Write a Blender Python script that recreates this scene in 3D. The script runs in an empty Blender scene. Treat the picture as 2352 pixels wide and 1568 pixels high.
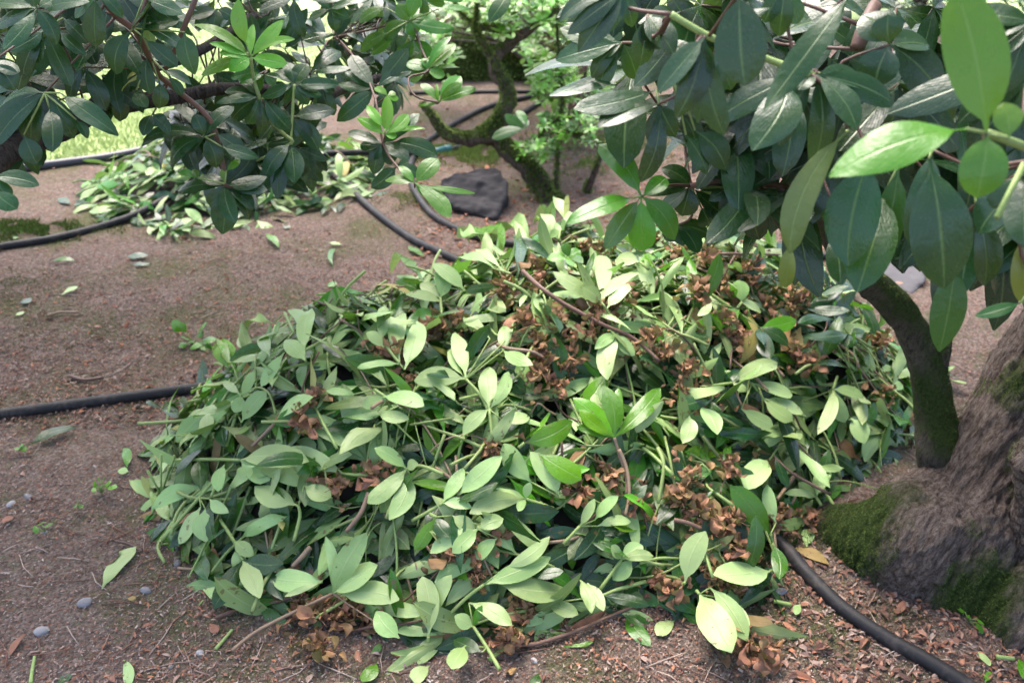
import bpy, bmesh, math, random
from mathutils import Vector, Matrix, noise, Euler
from math import sin, cos, pi, sqrt, radians

random.seed(11)
SC = bpy.context.scene
COL = SC.collection

# ------------------------------------------------------------------ camera
CAM = Vector((0, 0, 1.5)); PITCH = radians(30)
FWD = Vector((0, cos(PITCH), -sin(PITCH))); UP = Vector((0, sin(PITCH), cos(PITCH))); RIGHT = Vector((1, 0, 0))
FPX = 2037.0
cam = bpy.data.cameras.new('camera'); cam_o = bpy.data.objects.new('camera', cam); COL.objects.link(cam_o)
cam_o.location = CAM; cam_o.rotation_euler = (pi / 2 - PITCH, 0, 0)
cam.sensor_width = 36; cam.lens = FPX / 2352 * 36; cam.clip_start = 0.02; cam.clip_end = 500
cam.dof.use_dof = True; cam.dof.focus_distance = 1.55; cam.dof.aperture_fstop = 5.0
SC.camera = cam_o

# ------------------------------------------------------------------ light: soft overcast light under trees
SUN_EL, SUN_AZ = radians(62), radians(20)      # azimuth measured from +Y (away from the camera) towards -X
w = bpy.data.worlds.new('World'); SC.world = w; w.use_nodes = True
nt = w.node_tree; nt.nodes.clear()
sky = nt.nodes.new('ShaderNodeTexSky'); sky.sky_type = 'NISHITA'; sky.sun_disc = False
sky.sun_elevation = SUN_EL; sky.sun_rotation = -SUN_AZ
sky.air_density = 0.8; sky.dust_density = 4.0; sky.ozone_density = 0.6
bg = nt.nodes.new('ShaderNodeBackground'); bg.inputs[1].default_value = 0.15
wo = nt.nodes.new('ShaderNodeOutputWorld')
nt.links.new(sky.outputs[0], bg.inputs[0]); nt.links.new(bg.outputs[0], wo.inputs[0])
sun = bpy.data.lights.new('sun', 'SUN'); sun.energy = 1.15; sun.angle = radians(38); sun.color = (1.0, .94, .88)
sun_o = bpy.data.objects.new('sun', sun); COL.objects.link(sun_o)
sd = Vector((-sin(SUN_AZ) * cos(SUN_EL), cos(SUN_AZ) * cos(SUN_EL), sin(SUN_EL)))
sun_o.rotation_euler = sd.to_track_quat('Z', 'Y').to_euler(); sun_o.location = (0, 0, 6)
SC.view_settings.view_transform = 'Standard'; SC.view_settings.look = 'None'
SC.view_settings.exposure = 2.02; SC.view_settings.gamma = 1.0
SC.cycles.max_bounces = 8; SC.cycles.diffuse_bounces = 4; SC.cycles.glossy_bounces = 3
SC.cycles.transparent_max_bounces = 4

# ------------------------------------------------------------------ helpers
def U(a, b): return random.uniform(a, b)
def at(px, py, depth): return CAM + (FWD + RIGHT * ((px - 1176) / FPX) - UP * ((py - 784) / FPX)) * depth
def gp(px, py, z=0.0):
    d = FWD + RIGHT * ((px - 1176) / FPX) - UP * ((py - 784) / FPX)
    return CAM + d * ((z - CAM.z) / d.z)
def depth_of(p): return (p - CAM).dot(FWD)
OFF = dict(A=(0, 0), B=(1300, 0), C=(2696, 0), D=(0, 850), E=(1300, 850), F=(2696, 850), G=(0, 1791), H=(1300, 1791), I=(2696, 1791))
KP = 1400 / 2335 * 2352 / 4096
def R(r, x, y):
    o = OFF[r]
    return x * KP + o[0] * 2352 / 4096, y * KP + o[1] * 2352 / 4096
def hz(x, y): return 0.010 * noise.noise(Vector((x * 1.3, y * 1.3, 5.0))) + 0.007 * noise.noise(Vector((x * 6, y * 6, 1.0)))
def pip(x, y, poly):
    c = False; n = len(poly); j = n - 1
    for i in range(n):
        xi, yi = poly[i]; xj, yj = poly[j]
        if (yi > y) != (yj > y) and x < (xj - xi) * (y - yi) / (yj - yi) + xi: c = not c
        j = i
    return c
def bdist(x, y, poly):
    m = 9.0; n = len(poly)
    for i in range(n):
        ax, ay = poly[i]; bx, by = poly[(i + 1) % n]
        dx, dy = bx - ax, by - ay; L = dx * dx + dy * dy
        t = max(0, min(1, ((x - ax) * dx + (y - ay) * dy) / L))
        m = min(m, math.hypot(x - ax - t * dx, y - ay - t * dy))
    return m

class Acc:
    def __init__(s): s.v = []; s.f = []; s.uv = []; s.t = []
    def build(s, name, mat, parent=None, smooth=True):
        me = bpy.data.meshes.new(name); me.from_pydata(s.v, [], s.f)
        uvl = me.uv_layers.new(name='UVMap'); n = len(me.loops)
        vi = [0] * n; me.loops.foreach_get('vertex_index', vi)
        flat = [0.0] * (2 * n)
        for k, i in enumerate(vi): flat[2 * k], flat[2 * k + 1] = s.uv[i]
        uvl.data.foreach_set('uv', flat)
        a = me.attributes.new('tint', 'FLOAT_COLOR', 'POINT')
        a.data.foreach_set('color', [c for t in s.t for c in t])
        if smooth: me.polygons.foreach_set('use_smooth', [True] * len(me.polygons))
        me.materials.append(mat); me.update()
        o = bpy.data.objects.new(name, me); COL.objects.link(o)
        if parent is not None:
            o.parent = parent; o.matrix_parent_inverse = Matrix.Translation(-parent.location)
        return o

def root(name, loc, label, cat, group=None):
    o = bpy.data.objects.new(name, None); COL.objects.link(o); o.location = loc; o.empty_display_size = .05
    return tag(o, label, cat, group)
def tag(o, label=None, cat=None, group=None, kind=None):
    if label:
        o['label'] = label
        if len(label.split()) > 16: print('LONG', len(label.split()), label)
    if cat: o['category'] = cat
    if group: o['group'] = group
    if kind: o['kind'] = kind
    return o

COLS5 = (-1, -.55, 0, .55, 1)
def leaf(acc, base, tip, nrm, width, tint, bow=.08, fold=.12, wave=.02, n=8, notch=False, twist=0.0, prof=.7):
    """one leaf blade with petiole; its upper side looks along nrm"""
    a = tip - base; L = a.length
    if L < 1e-5: return
    a /= L
    nn = nrm - a * nrm.dot(a)
    if nn.length < 1e-3: nn = a.orthogonal()
    nn.normalize(); s = a.cross(nn); te = U(.48, .82)
    o = len(acc.v); ph = U(0, 6.28); sb = U(-.09, .09) * L
    pk = (prof / (prof + te)) ** prof * (te / (prof + te)) ** te
    for i in range(n + 1):
        t = i / n
        t = t if i < n else 1.0
        q = max(0, (t - .09) / .91)
        wd = (q ** prof) * ((1 - q) ** te) / pk * width * .5
        if i == n: wd = width * .03
        wd = max(wd, .0011)
        c = base + a * (L * t) + nn * (bow * L * (4 * t * (1 - t)) ) + s * (sb * 4 * t * (1 - t))
        tw = twist * t; ct, st = cos(tw), sin(tw)
        s2 = s * ct + nn * st; n2 = nn * ct - s * st
        for u in COLS5:
            wv = wave * L * sin(ph + t * 9 + u * 2) * abs(u) * (q > 0)
            uu = u
            if notch and 5 <= i <= 6 and u == 1: uu = .35
            p = c + s2 * (uu * wd) + n2 * (fold * wd * abs(u) * 1.6 - .12 * wd * u * u * 1.5 + wv)
            acc.v.append(p); acc.uv.append((u * .5 + .5, t)); acc.t.append(tint)
    for i in range(n):
        for j in range(4):
            k = o + i * 5 + j
            acc.f.append((k, k + 1, k + 6, k + 5))

def tube(acc, pts, rads, seg=7, tint=(.5, .5, 0, 0), rough=0.0, cap=True, smooth_n=0):
    pts = [Vector(p) for p in pts]
    if smooth_n:
        P2, R2 = [], []
        n = len(pts)
        for i in range(n - 1):
            p0 = pts[max(i - 1, 0)]; p1 = pts[i]; p2 = pts[i + 1]; p3 = pts[min(i + 2, n - 1)]
            for k in range(smooth_n):
                t = k / smooth_n
                P2.append(.5 * ((2 * p1) + (p2 - p0) * t + (2 * p0 - 5 * p1 + 4 * p2 - p3) * t * t + (3 * p1 - p0 - 3 * p2 + p3) * t ** 3))
                R2.append(rads[i] * (1 - t) + rads[i + 1] * t)
        P2.append(pts[-1]); R2.append(rads[-1]); pts, rads = P2, R2
    o = len(acc.v); n = len(pts); ref = None
    for i, p in enumerate(pts):
        d = (pts[min(i + 1, n - 1)] - pts[max(i - 1, 0)])
        if d.length < 1e-7: d = Vector((0, 0, 1))
        d.normalize()
        if ref is None: ref = d.orthogonal().normalized()
        ref = (ref - d * ref.dot(d)).normalized(); b = d.cross(ref)
        for k in range(seg):
            an = 2 * pi * k / seg
            e = ref * cos(an) + b * sin(an)
            r = rads[i]
            if rough: r *= 1 + rough * noise.noise(p * 18 + e * 1.5) + rough * .6 * noise.noise(p * 55 + e * 3)
            acc.v.append(p + e * r); acc.uv.append((k / seg, i / n)); acc.t.append(tint)
    for i in range(n - 1):
        for k in range(seg):
            k2 = (k + 1) % seg
            acc.f.append((o + i * seg + k, o + i * seg + k2, o + (i + 1) * seg + k2, o + (i + 1) * seg + k))
    if cap:
        acc.f.append(tuple(o + k for k in reversed(range(seg))))
        acc.f.append(tuple(o + (n - 1) * seg + k for k in range(seg)))

# ------------------------------------------------------------------ materials
def mat(name):
    m = bpy.data.materials.new(name); m.use_nodes = True; t = m.node_tree
    b = t.nodes['Principled BSDF']; return m, t, b, t.links.new
def N(t, k, **kw):
    n = t.nodes.new(k)
    for a, v in kw.items(): setattr(n, a, v)
    return n
def mixc(t, fac, a, b, mode='MIX'):
    n = t.nodes.new('ShaderNodeMix'); n.data_type = 'RGBA'; n.blend_type = mode
    for k, v in ((0, fac), (6, a), (7, b)):
        if isinstance(v, bpy.types.NodeSocket): t.links.new(v, n.inputs[k])
        elif v is not None: n.inputs[k].default_value = v if k == 0 else (*v, 1)[:4]
    return n.outputs[2]
def mth(t, op, a, b=None, clamp=False):
    n = t.nodes.new('ShaderNodeMath'); n.operation = op; n.use_clamp = clamp
    for k, v in ((0, a), (1, b)):
        if isinstance(v, bpy.types.NodeSocket): t.links.new(v, n.inputs[k])
        elif v is not None: n.inputs[k].default_value = v
    return n.outputs[0]
def ramp(t, src, stops, interp='LINEAR'):
    n = t.nodes.new('ShaderNodeValToRGB'); n.color_ramp.interpolation = interp
    e = n.color_ramp.elements
    while len(e) > 1: e.remove(e[-1])
    for i, (p, c) in enumerate(stops):
        x = e[0] if i == 0 else e.new(p)
        x.position = p; x.color = (*c, 1) if len(c) == 3 else c
    t.links.new(src, n.inputs[0]); return n.outputs[0]
def noi(t, scale, detail=3, vec=None, rough=.6):
    n = t.nodes.new('ShaderNodeTexNoise'); n.inputs['Scale'].default_value = scale
    n.inputs['Detail'].default_value = detail; n.inputs['Roughness'].default_value = rough
    if vec is not None: t.links.new(vec, n.inputs['Vector'])
    return n.outputs['Fac']
def bump(t, h, strength, dist, b):
    n = t.nodes.new('ShaderNodeBump'); n.inputs['Strength'].default_value = strength; n.inputs['Distance'].default_value = dist
    t.links.new(h, n.inputs['Height']); t.links.new(n.outputs[0], b.inputs['Normal'])
    return n
def W01(v): return (v, v, v)

def leaf_material():
    m, t, b, L = mat('leaf')
    geo = N(t, 'ShaderNodeNewGeometry'); tc = N(t, 'ShaderNodeTexCoord')
    at_ = N(t, 'ShaderNodeAttribute', attribute_name='tint'); sp = N(t, 'ShaderNodeSeparateColor')
    L(at_.outputs['Color'], sp.inputs[0]); r, g, bb, al = sp.outputs[0], sp.outputs[1], sp.outputs[2], at_.outputs['Alpha']
    uv = N(t, 'ShaderNodeSeparateXYZ'); L(tc.outputs['UV'], uv.inputs[0]); u, v = uv.outputs[0], uv.outputs[1]
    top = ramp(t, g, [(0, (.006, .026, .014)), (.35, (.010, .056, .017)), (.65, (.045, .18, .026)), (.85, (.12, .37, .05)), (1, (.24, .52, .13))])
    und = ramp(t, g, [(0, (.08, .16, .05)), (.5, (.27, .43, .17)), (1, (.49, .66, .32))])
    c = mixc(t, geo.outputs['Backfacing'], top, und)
    # leaf to leaf differences
    hsv = N(t, 'ShaderNodeHueSaturation'); L(c, hsv.inputs['Color']); hsv.inputs['Saturation'].default_value = 1.13
    L(mth(t, 'ADD', mth(t, 'MULTIPLY', r, .035), .463), hsv.inputs['Hue'])
    L(mth(t, 'ADD', mth(t, 'MULTIPLY', r, .6), .68), hsv.inputs['Value'])
    c = hsv.outputs[0]
    c = mixc(t, mth(t, 'MULTIPLY', noi(t, 14, 4, geo.outputs['Position']), .5), c, mixc(t, .5, c, (.10, .14, .05)))
    yel = mixc(t, geo.outputs['Backfacing'], (.34, .33, .045), (.42, .40, .12))
    bro = mixc(t, mth(t, 'ADD', mth(t, 'MULTIPLY', noi(t, 60, 3, geo.outputs['Position']), .7), mth(t, 'SUBTRACT', mth(t, 'MULTIPLY', r, .8), .3), True), (.09, .038, .026), (.50, .225, .135))
    c = mixc(t, mth(t, 'MULTIPLY', bb, 2.0, True), c, yel)
    c = mixc(t, mth(t, 'MULTIPLY', mth(t, 'SUBTRACT', bb, .5), 2.0, True), c, bro)
    # brown spots and eaten patches
    spn = noi(t, 55, 2, geo.outputs['Position']); spot = mth(t, 'GREATER_THAN', mth(t, 'MULTIPLY', spn, 1.0), mth(t, 'SUBTRACT', .86, mth(t, 'MULTIPLY', al, .25)))
    c = mixc(t, mth(t, 'MULTIPLY', spot, .75), c, (.14, .075, .035))
    # dust film on old leaves
    dust = mth(t, 'MULTIPLY', mth(t, 'GREATER_THAN', noi(t, 420, 2, geo.outputs['Position']), .62), mth(t, 'SUBTRACT', .12, mth(t, 'MULTIPLY', g, .16)), True)
    c = mixc(t, dust, c, (.30, .30, .25))
    # midrib and side veins
    ux = mth(t, 'ABSOLUTE', mth(t, 'SUBTRACT', u, .5))
    rib = mth(t, 'SUBTRACT', 1.0, mth(t, 'MULTIPLY', ux, 24.0), True)
    c2 = mixc(t, mth(t, 'MULTIPLY', rib, .36), c, mixc(t, geo.outputs['Backfacing'], (.22, .34, .10), (.50, .58, .28)))
    c3 = mixc(t, mth(t, 'MULTIPLY', bb, 1.2, True), c2, c)
    vein = mth(t, 'SINE', mth(t, 'ADD', mth(t, 'MULTIPLY', v, 75.0), mth(t, 'ADD', mth(t, 'MULTIPLY', ux, -70.0), mth(t, 'MULTIPLY', noi(t, 40, 2, geo.outputs['Position']), 5.0))))
    vl = mth(t, 'MULTIPLY', mth(t, 'SUBTRACT', vein, .9, True), .8)
    c3 = mixc(t, vl, c3, mixc(t, .5, c3, (.30, .40, .20)))
    L(c3, b.inputs['Base Color'])
    hgt = mth(t, 'ADD', mth(t, 'MULTIPLY', vein, .05), mth(t, 'MULTIPLY', rib, -1.2))
    hgt = mth(t, 'ADD', hgt, mth(t, 'MULTIPLY', noi(t, 90, 2, geo.outputs['Position']), 1.5))
    bump(t, hgt, .28, .002, b)
    ro = mth(t, 'ADD', mth(t, 'MULTIPLY', geo.outputs['Backfacing'], .14), mth(t, 'MULTIPLY', noi(t, 30, 3, geo.outputs['Position']), .30))
    L(mth(t, 'ADD', mth(t, 'ADD', ro, .14), mth(t, 'MULTIPLY', bb, .45)), b.inputs['Roughness'])
    b.inputs['Specular IOR Level'].default_value = .5
    tr = N(t, 'ShaderNodeBsdfTranslucent'); mx = N(t, 'ShaderNodeMixShader')
    L(mixc(t, .55, c3, (.22, .48, .05)), tr.inputs[0])
    L(mth(t, 'ADD', mth(t, 'MULTIPLY', g, .22), .05), mx.inputs[0])
    L(b.outputs[0], mx.inputs[1]); L(tr.outputs[0], mx.inputs[2])
    L(mx.outputs[0], t.nodes['Material Output'].inputs[0])
    return m
M_LEAF = leaf_material()

def stem_material():
    m, t, b, L = mat('stem'); geo = N(t, 'ShaderNodeNewGeometry')
    at_ = N(t, 'ShaderNodeAttribute', attribute_name='tint'); sp = N(t, 'ShaderNodeSeparateColor'); L(at_.outputs['Color'], sp.inputs[0])
    c = ramp(t, sp.outputs[1], [(0, (.055, .035, .028)), (.3, (.19, .10, .07)), (.5, (.34, .24, .15)), (.72, (.27, .36, .11)), (1, (.34, .50, .14))])
    c = mixc(t, noi(t, 80, 4, geo.outputs['Position']), mixc(t, .5, c, (.05, .03, .02)), c)
    L(c, b.inputs['Base Color']); b.inputs['Roughness'].default_value = .55
    bump(t, noi(t, 200, 2, geo.outputs['Position']), .3, .002, b); return m
M_STEM = stem_material()

def bark_material(name, moss_amt, cols=((.055, .040, .032), (.18, .125, .10), (.36, .27, .23)), spots=(), axis=(0, 0, 1)):
    m, t, b, L = mat(name); geo = N(t, 'ShaderNodeNewGeometry'); pos = geo.outputs['Position']
    mr = N(t, 'ShaderNodeMapping'); L(pos, mr.inputs[0]); mr.inputs['Rotation'].default_value = Vector(axis).to_track_quat('Z', 'Y').inverted().to_euler()
    mp = N(t, 'ShaderNodeMapping'); L(mr.outputs[0], mp.inputs[0]); mp.inputs['Scale'].default_value = (1.9, 1.9, .55)
    n1 = noi(t, 55, 7, mp.outputs[0], .8); n2 = noi(t, 190, 4, mp.outputs[0], .7); n3 = noi(t, 5, 3, pos)
    c = ramp(t, n1, [(.38, cols[0]), (.48, cols[1]), (.60, cols[2])])
    c = mixc(t, mth(t, 'MULTIPLY', n2, .7), c, mixc(t, .7, c, cols[0]))
    sx = N(t, 'ShaderNodeSeparateXYZ'); L(geo.outputs['Normal'], sx.inputs[0])
    mk = mth(t, 'ADD', mth(t, 'MULTIPLY', sx.outputs[2], .16), mth(t, 'ADD', mth(t, 'MULTIPLY', n3, .9), mth(t, 'MULTIPLY', n1, .35)))
    mk = mth(t, 'SUBTRACT', mk, 1.08 - moss_amt)
    for (px_, py_, pz_, rr) in spots:      # moss cushions that grow at these places on the bark
        vm = N(t, 'ShaderNodeVectorMath', operation='DISTANCE'); L(pos, vm.inputs[0]); vm.inputs[1].default_value = (px_, py_, pz_)
        sm = mth(t, 'SUBTRACT', mth(t, 'MULTIPLY', noi(t, 16, 4, pos), rr * 1.1), mth(t, 'SUBTRACT', vm.outputs['Value'], rr * .55))
        mk = mth(t, 'MAXIMUM', mk, mth(t, 'MULTIPLY', sm, 2.0))
    mk = mth(t, 'MULTIPLY', mk, 9.0, True)
    moss = ramp(t, noi(t, 150, 3, pos, .7), [(.3, (.025, .048, .010)), (.7, (.095, .14, .030))])
    L(mixc(t, mk, c, moss), b.inputs['Base Color']); b.inputs['Roughness'].default_value = .9
    b.inputs['Specular IOR Level'].default_value = .2
    h = mth(t, 'ADD', n1, mth(t, 'MULTIPLY', n2, .6)); bump(t, h, 1.0, .03, b); return m
TAX = (at(2440, 800, 1.95) - gp(2090, 1290, .05)).normalized()
SPOTS = [(*gp(1985, 1215, .07), .13), (*gp(2060, 1180, .13), .09), (*gp(2250, 1370, .02), .115), (*at(2330, 880, 1.95), .06), (*at(2330, 1120, 2.0), .05)]
M_BARK = bark_material('bark', .17, ((.070, .052, .042), (.25, .185, .15), (.50, .40, .34)), SPOTS, TAX)
M_BARK2 = bark_material('bark_limb', .50, ((.05, .042, .034), (.15, .125, .10), (.28, .24, .19)))
M_BARK3 = bark_material('bark_shrub', .40, ((.07, .05, .04), (.20, .15, .12), (.36, .28, .24)))
M_MOSSY = bark_material('mossy_bark', .95, ((.07, .05, .04), (.20, .15, .12), (.36, .28, .24)))
M_BARK4 = bark_material('bark_bush', .05, ((.05, .04, .036), (.12, .095, .085), (.22, .18, .165)))

def moss_material():
    m, t, b, L = mat('moss'); geo = N(t, 'ShaderNodeNewGeometry')
    at_ = N(t, 'ShaderNodeAttribute', attribute_name='tint'); sp = N(t, 'ShaderNodeSeparateColor'); L(at_.outputs['Color'], sp.inputs[0])
    L(ramp(t, sp.outputs[1], [(0, (.035, .060, .014)), (.5, (.11, .16, .036)), (1, (.33, .40, .12))]), b.inputs['Base Color'])
    b.inputs['Roughness'].default_value = .9; b.inputs['Specular IOR Level'].default_value = .15; return m
M_MOSS = moss_material()

def ground_material():
    m, t, b, L = mat('soil'); geo = N(t, 'ShaderNodeNewGeometry'); pos = geo.outputs['Position']
    big = noi(t, 1.6, 3, pos); mid = noi(t, 9, 4, pos, .7); fine = noi(t, 90, 5, pos, .75)
    c = ramp(t, fine, [(.28, (.070, .050, .042)), (.45, (.20, .157, .130)), (.58, (.36, .285, .24)), (.75, (.56, .47, .41))])
    c = mixc(t, ramp(t, mid, [(.35, W01(0)), (.65, W01(.75))]), c, mixc(t, .65, c, (.075, .048, .036)))
    c = mixc(t, ramp(t, big, [(.45, W01(0)), (.7, W01(.35))]), c, mixc(t, .5, c, (.42, .32, .27)))
    vo = N(t, 'ShaderNodeTexVoronoi'); vo.inputs['Scale'].default_value = 150; L(pos, vo.inputs['Vector'])
    cs = N(t, 'ShaderNodeSeparateColor'); L(vo.outputs['Color'], cs.inputs[0])
    chip = ramp(t, cs.outputs[1], [(0, (.10, .06, .045)), (.35, (.24, .15, .12)), (.6, (.42, .31, .25)), (.85, (.30, .12, .065)), (1, (.50, .42, .36))])
    c = mixc(t, mth(t, 'MULTIPLY', mth(t, 'GREATER_THAN', cs.outputs[0], .45), .62), c, chip)
    # thin green moss film in patches
    gm = mth(t, 'MULTIPLY', mth(t, 'SUBTRACT', mth(t, 'ADD', mth(t, 'MULTIPLY', noi(t, 2.3, 4, pos, .6), .75), mth(t, 'MULTIPLY', noi(t, 45, 3, pos, .7), .45)), .585), 7.0, True)
    c = mixc(t, mth(t, 'MULTIPLY', gm, .72), c, ramp(t, fine, [(.3, (.05, .065, .02)), (.7, (.17, .20, .065))]))
    L(c, b.inputs['Base Color']); b.inputs['Roughness'].default_value = .95; b.inputs['Specular IOR Level'].default_value = .15
    h = mth(t, 'ADD', mth(t, 'MULTIPLY', vo.outputs['Distance'], -.5), mth(t, 'ADD', fine, mth(t, 'MULTIPLY', mid, 1.2)))
    bump(t, h, 1.0, .022, b); return m
M_SOIL = ground_material()

def tint_material(name, stops, rough=.85, spec=.25, nscale=70, bs=.4):
    m, t, b, L = mat(name); geo = N(t, 'ShaderNodeNewGeometry')
    at_ = N(t, 'ShaderNodeAttribute', attribute_name='tint'); sp = N(t, 'ShaderNodeSeparateColor'); L(at_.outputs['Color'], sp.inputs[0])
    c = ramp(t, sp.outputs[1], stops); n = noi(t, nscale, 4, geo.outputs['Position'], .65)
    L(mixc(t, mth(t, 'MULTIPLY', n, .6), c, mixc(t, .6, c, (.02, .02, .018))), b.inputs['Base Color'])
    b.inputs['Roughness'].default_value = rough; b.inputs['Specular IOR Level'].default_value = spec
    bump(t, n, bs, .004, b); return m
M_CHIP = tint_material('wood_chip', [(0, (.09, .055, .045)), (.25, (.27, .14, .10)), (.45, (.46, .20, .11)), (.6, (.38, .27, .22)), (.8, (.50, .39, .32)), (1, (.58, .50, .43))])
M_GAP_SHADE = tint_material('heap_gap_shade', [(0, (.022, .017, .012)), (1, (.022, .017, .012))])  # near-black tone painted as the shade between the heap's leaves
M_GRASS = tint_material('grass', [(0, (.32, .44, .13)), (.6, (.48, .58, .24)), (1, (.60, .68, .36))], .7)
M_LAWN = tint_material('lawn', [(0, (.46, .56, .25)), (1, (.46, .56, .25))], .9, .1, 9)
M_HOSE = tint_material('hose_rubber', [(0, (.014, .014, .017)), (1, (.014, .014, .017))], .62, .35, 60, .15)
def dusty(m):
    t = m.node_tree; b = t.nodes['Principled BSDF']; geo = N(t, 'ShaderNodeNewGeometry'); old = b.inputs['Base Color'].links[0].from_socket
    k = mth(t, 'MULTIPLY', mth(t, 'SUBTRACT', noi(t, 22, 5, geo.outputs['Position'], .75), .5, True), 2.2, True)
    t.links.new(mixc(t, k, old, (.13, .105, .09)), b.inputs['Base Color'])
dusty(M_HOSE)
M_EDGE = tint_material('edging_plastic', [(0, (.06, .06, .08)), (1, (.06, .06, .08))], .35, .5, 30, .1)
M_TEAL = tint_material('coupling_plastic', [(0, (.03, .16, .17)), (1, (.03, .16, .17))], .4, .5, 40, .1)
M_SLATE = tint_material('dark_stone', [(0, (.040, .037, .041)), (1, (.040, .037, .041))], .85, .3, 16, 1.0)
M_GREY = tint_material('grey_stone', [(0, (.13, .125, .13)), (1, (.13, .125, .13))], .8, .3, 30, .7)
M_PEB = tint_material('pebble', [(0, (.15, .13, .12)), (.5, (.22, .21, .22)), (1, (.42, .40, .39))], .7, .3, 60, .3)

# ------------------------------------------------------------------ ground, lawn
def sheet(name, x0, x1, y0, y1, nx, ny, m, zf):
    a = Acc()
    for j in range(ny + 1):
        for i in range(nx + 1):
            x = x0 + (x1 - x0) * i / nx; y = y0 + (y1 - y0) * j / ny
            a.v.append((x, y, zf(x, y))); a.uv.append((x, y)); a.t.append((.5, .5, 0, 0))
    for j in range(ny):
        for i in range(nx):
            k = j * (nx + 1) + i; a.f.append((k, k + 1, k + nx + 2, k + nx + 1))
    return a.build(name, m)
def gz(x, y):
    if -4.5 < x < 4.5 and -.5 < y < 8: e = 1.0
    else: e = 0.0
    return hz(x, y) * e
ga = Acc()
xs = [-120, -40, -12, -6] + [-4.6 + 9.2 * i / 180 for i in range(181)] + [6, 12, 40, 120]
ys = [-40, -8, -1] + [-.6 + 8.7 * i / 170 for i in range(171)] + [9, 12, 20, 60, 160]
for y in ys:
    for x in xs: ga.v.append((x, y, gz(x, y))); ga.uv.append((x, y)); ga.t.append((.5, .5, 0, 0))
nx = len(xs)
for j in range(len(ys) - 1):
    for i in range(nx - 1): k = j * nx + i; ga.f.append((k, k + 1, k + nx + 1, k + nx))
tag(ga.build('ground', M_SOIL), kind='structure')

lawn_edge = [(-900, 520), (-300, 435), (0, 396), (270, 357), (520, 305), (760, 235), (960, 150), (1300, 96), (1700, 60), (2600, 30)]
le = [gp(*p) for p in lawn_edge]
la = Acc()
rows = 14
for p in le:
    for k in range(rows + 1):
        s = (k / rows) ** 2
        q = Vector((p.x * (1 + s * 5), p.y + s * (90), .016)); la.v.append(q); la.uv.append((q.x, q.y)); la.t.append((.5, .5, 0, 0))
for i in range(len(le) - 1):
    for k in range(rows): o = i * (rows + 1) + k; la.f.append((o, o + rows + 1, o + rows + 2, o + 1))
tag(la.build('lawn', M_LAWN), kind='structure')
lpoly = [(p.x, p.y) for p in le] + [(12, 14), (-12, 14)]
gr = Acc(); n = 0
while n < 42000:
    px, py = U(-60, 1330), U(40, 410); p = gp(px, py)
    if not pip(p.x, p.y, lpoly): continue
    n += 1
    h = U(.015, .04); d = Vector((U(-1, 1), U(-1, 1), 0)) * .018; s = Vector((U(-1, 1), U(-1, 1), 0)).normalized() * .0022
    b0 = Vector((p.x, p.y, .015)); o = len(gr.v); tt = (U(0, 1), U(0, 1), 0, 0)
    gr.v += [b0 - s, b0 + s, b0 + d * .4 + Vector((0, 0, h * .6)) + s * .7, b0 + d + Vector((0, 0, h))]
    gr.uv += [(0, 0)] * 4; gr.t += [tt] * 4; gr.f += [(o, o + 1, o + 2), (o, o + 2, o + 3)]
tag(gr.build('grass', M_GRASS, smooth=False), 'short bright green grass of the lawn beyond the hose', kind='stuff')

# ------------------------------------------------------------------ the heap of clippings (shape)
HP = [(352, 1060), (372, 1200), (420, 1290), (520, 1375), (640, 1410), (800, 1440), (960, 1480), (1130, 1475), (1260, 1430), (1500, 1400), (1620, 1430),
      (1730, 1400), (1790, 1300), (1830, 1220), (1930, 1120), (2090, 1020), (2130, 930), (2060, 820), (1920, 710), (1760, 655), (1500, 632), (1250, 650), (1090, 680), (940, 720),
      (780, 775), (600, 835), (480, 900), (400, 980)]
heap_poly = [(gp(*p).x, gp(*p).y) for p in HP]
def heap_h(x, y, poly=None, hm=.40, wdt=.62):
    poly = poly or heap_poly
    if not pip(x, y, poly): return 0.0
    d = bdist(x, y, poly); t = min(1, d / wdt)
    return hm * (1 - (1 - t) ** 1.8) * (1 + .30 * noise.noise(Vector((x * 3.1, y * 3.1, 3)))) + min(1, d / .12) * (.035 * noise.noise(Vector((x * 8, y * 8, 8))) + .012 * noise.noise(Vector((x * 21, y * 21, 8))))
def heap_n(x, y, hf):
    e = .03
    return Vector(((hf(x - e, y) - hf(x + e, y)), (hf(x, y - e) - hf(x, y + e)), 2 * e)).normalized()
def on_heap(px, py, lift=0.0, hf=heap_h):
    """where the sight line through a point of the heap meets its surface"""
    d = (FWD + RIGHT * ((px - 1176) / FPX) - UP * ((py - 784) / FPX)).normalized()
    s = .7
    for _ in range(700):
        p = CAM + d * s
        if p.z <= hf(p.x, p.y) + lift + .004: return p
        s += .008
    return p
HEAP2 = [(150, 470), (300, 520), (420, 545), (600, 520), (760, 480), (860, 460), (880, 400), (840, 350), (700, 335), (520, 330), (330, 350), (240, 385)]
heap2_poly = [(gp(*p).x, gp(*p).y) for p in HEAP2]
def h2(x, y): return heap_h(x, y, heap2_poly, .15, .55)

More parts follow.
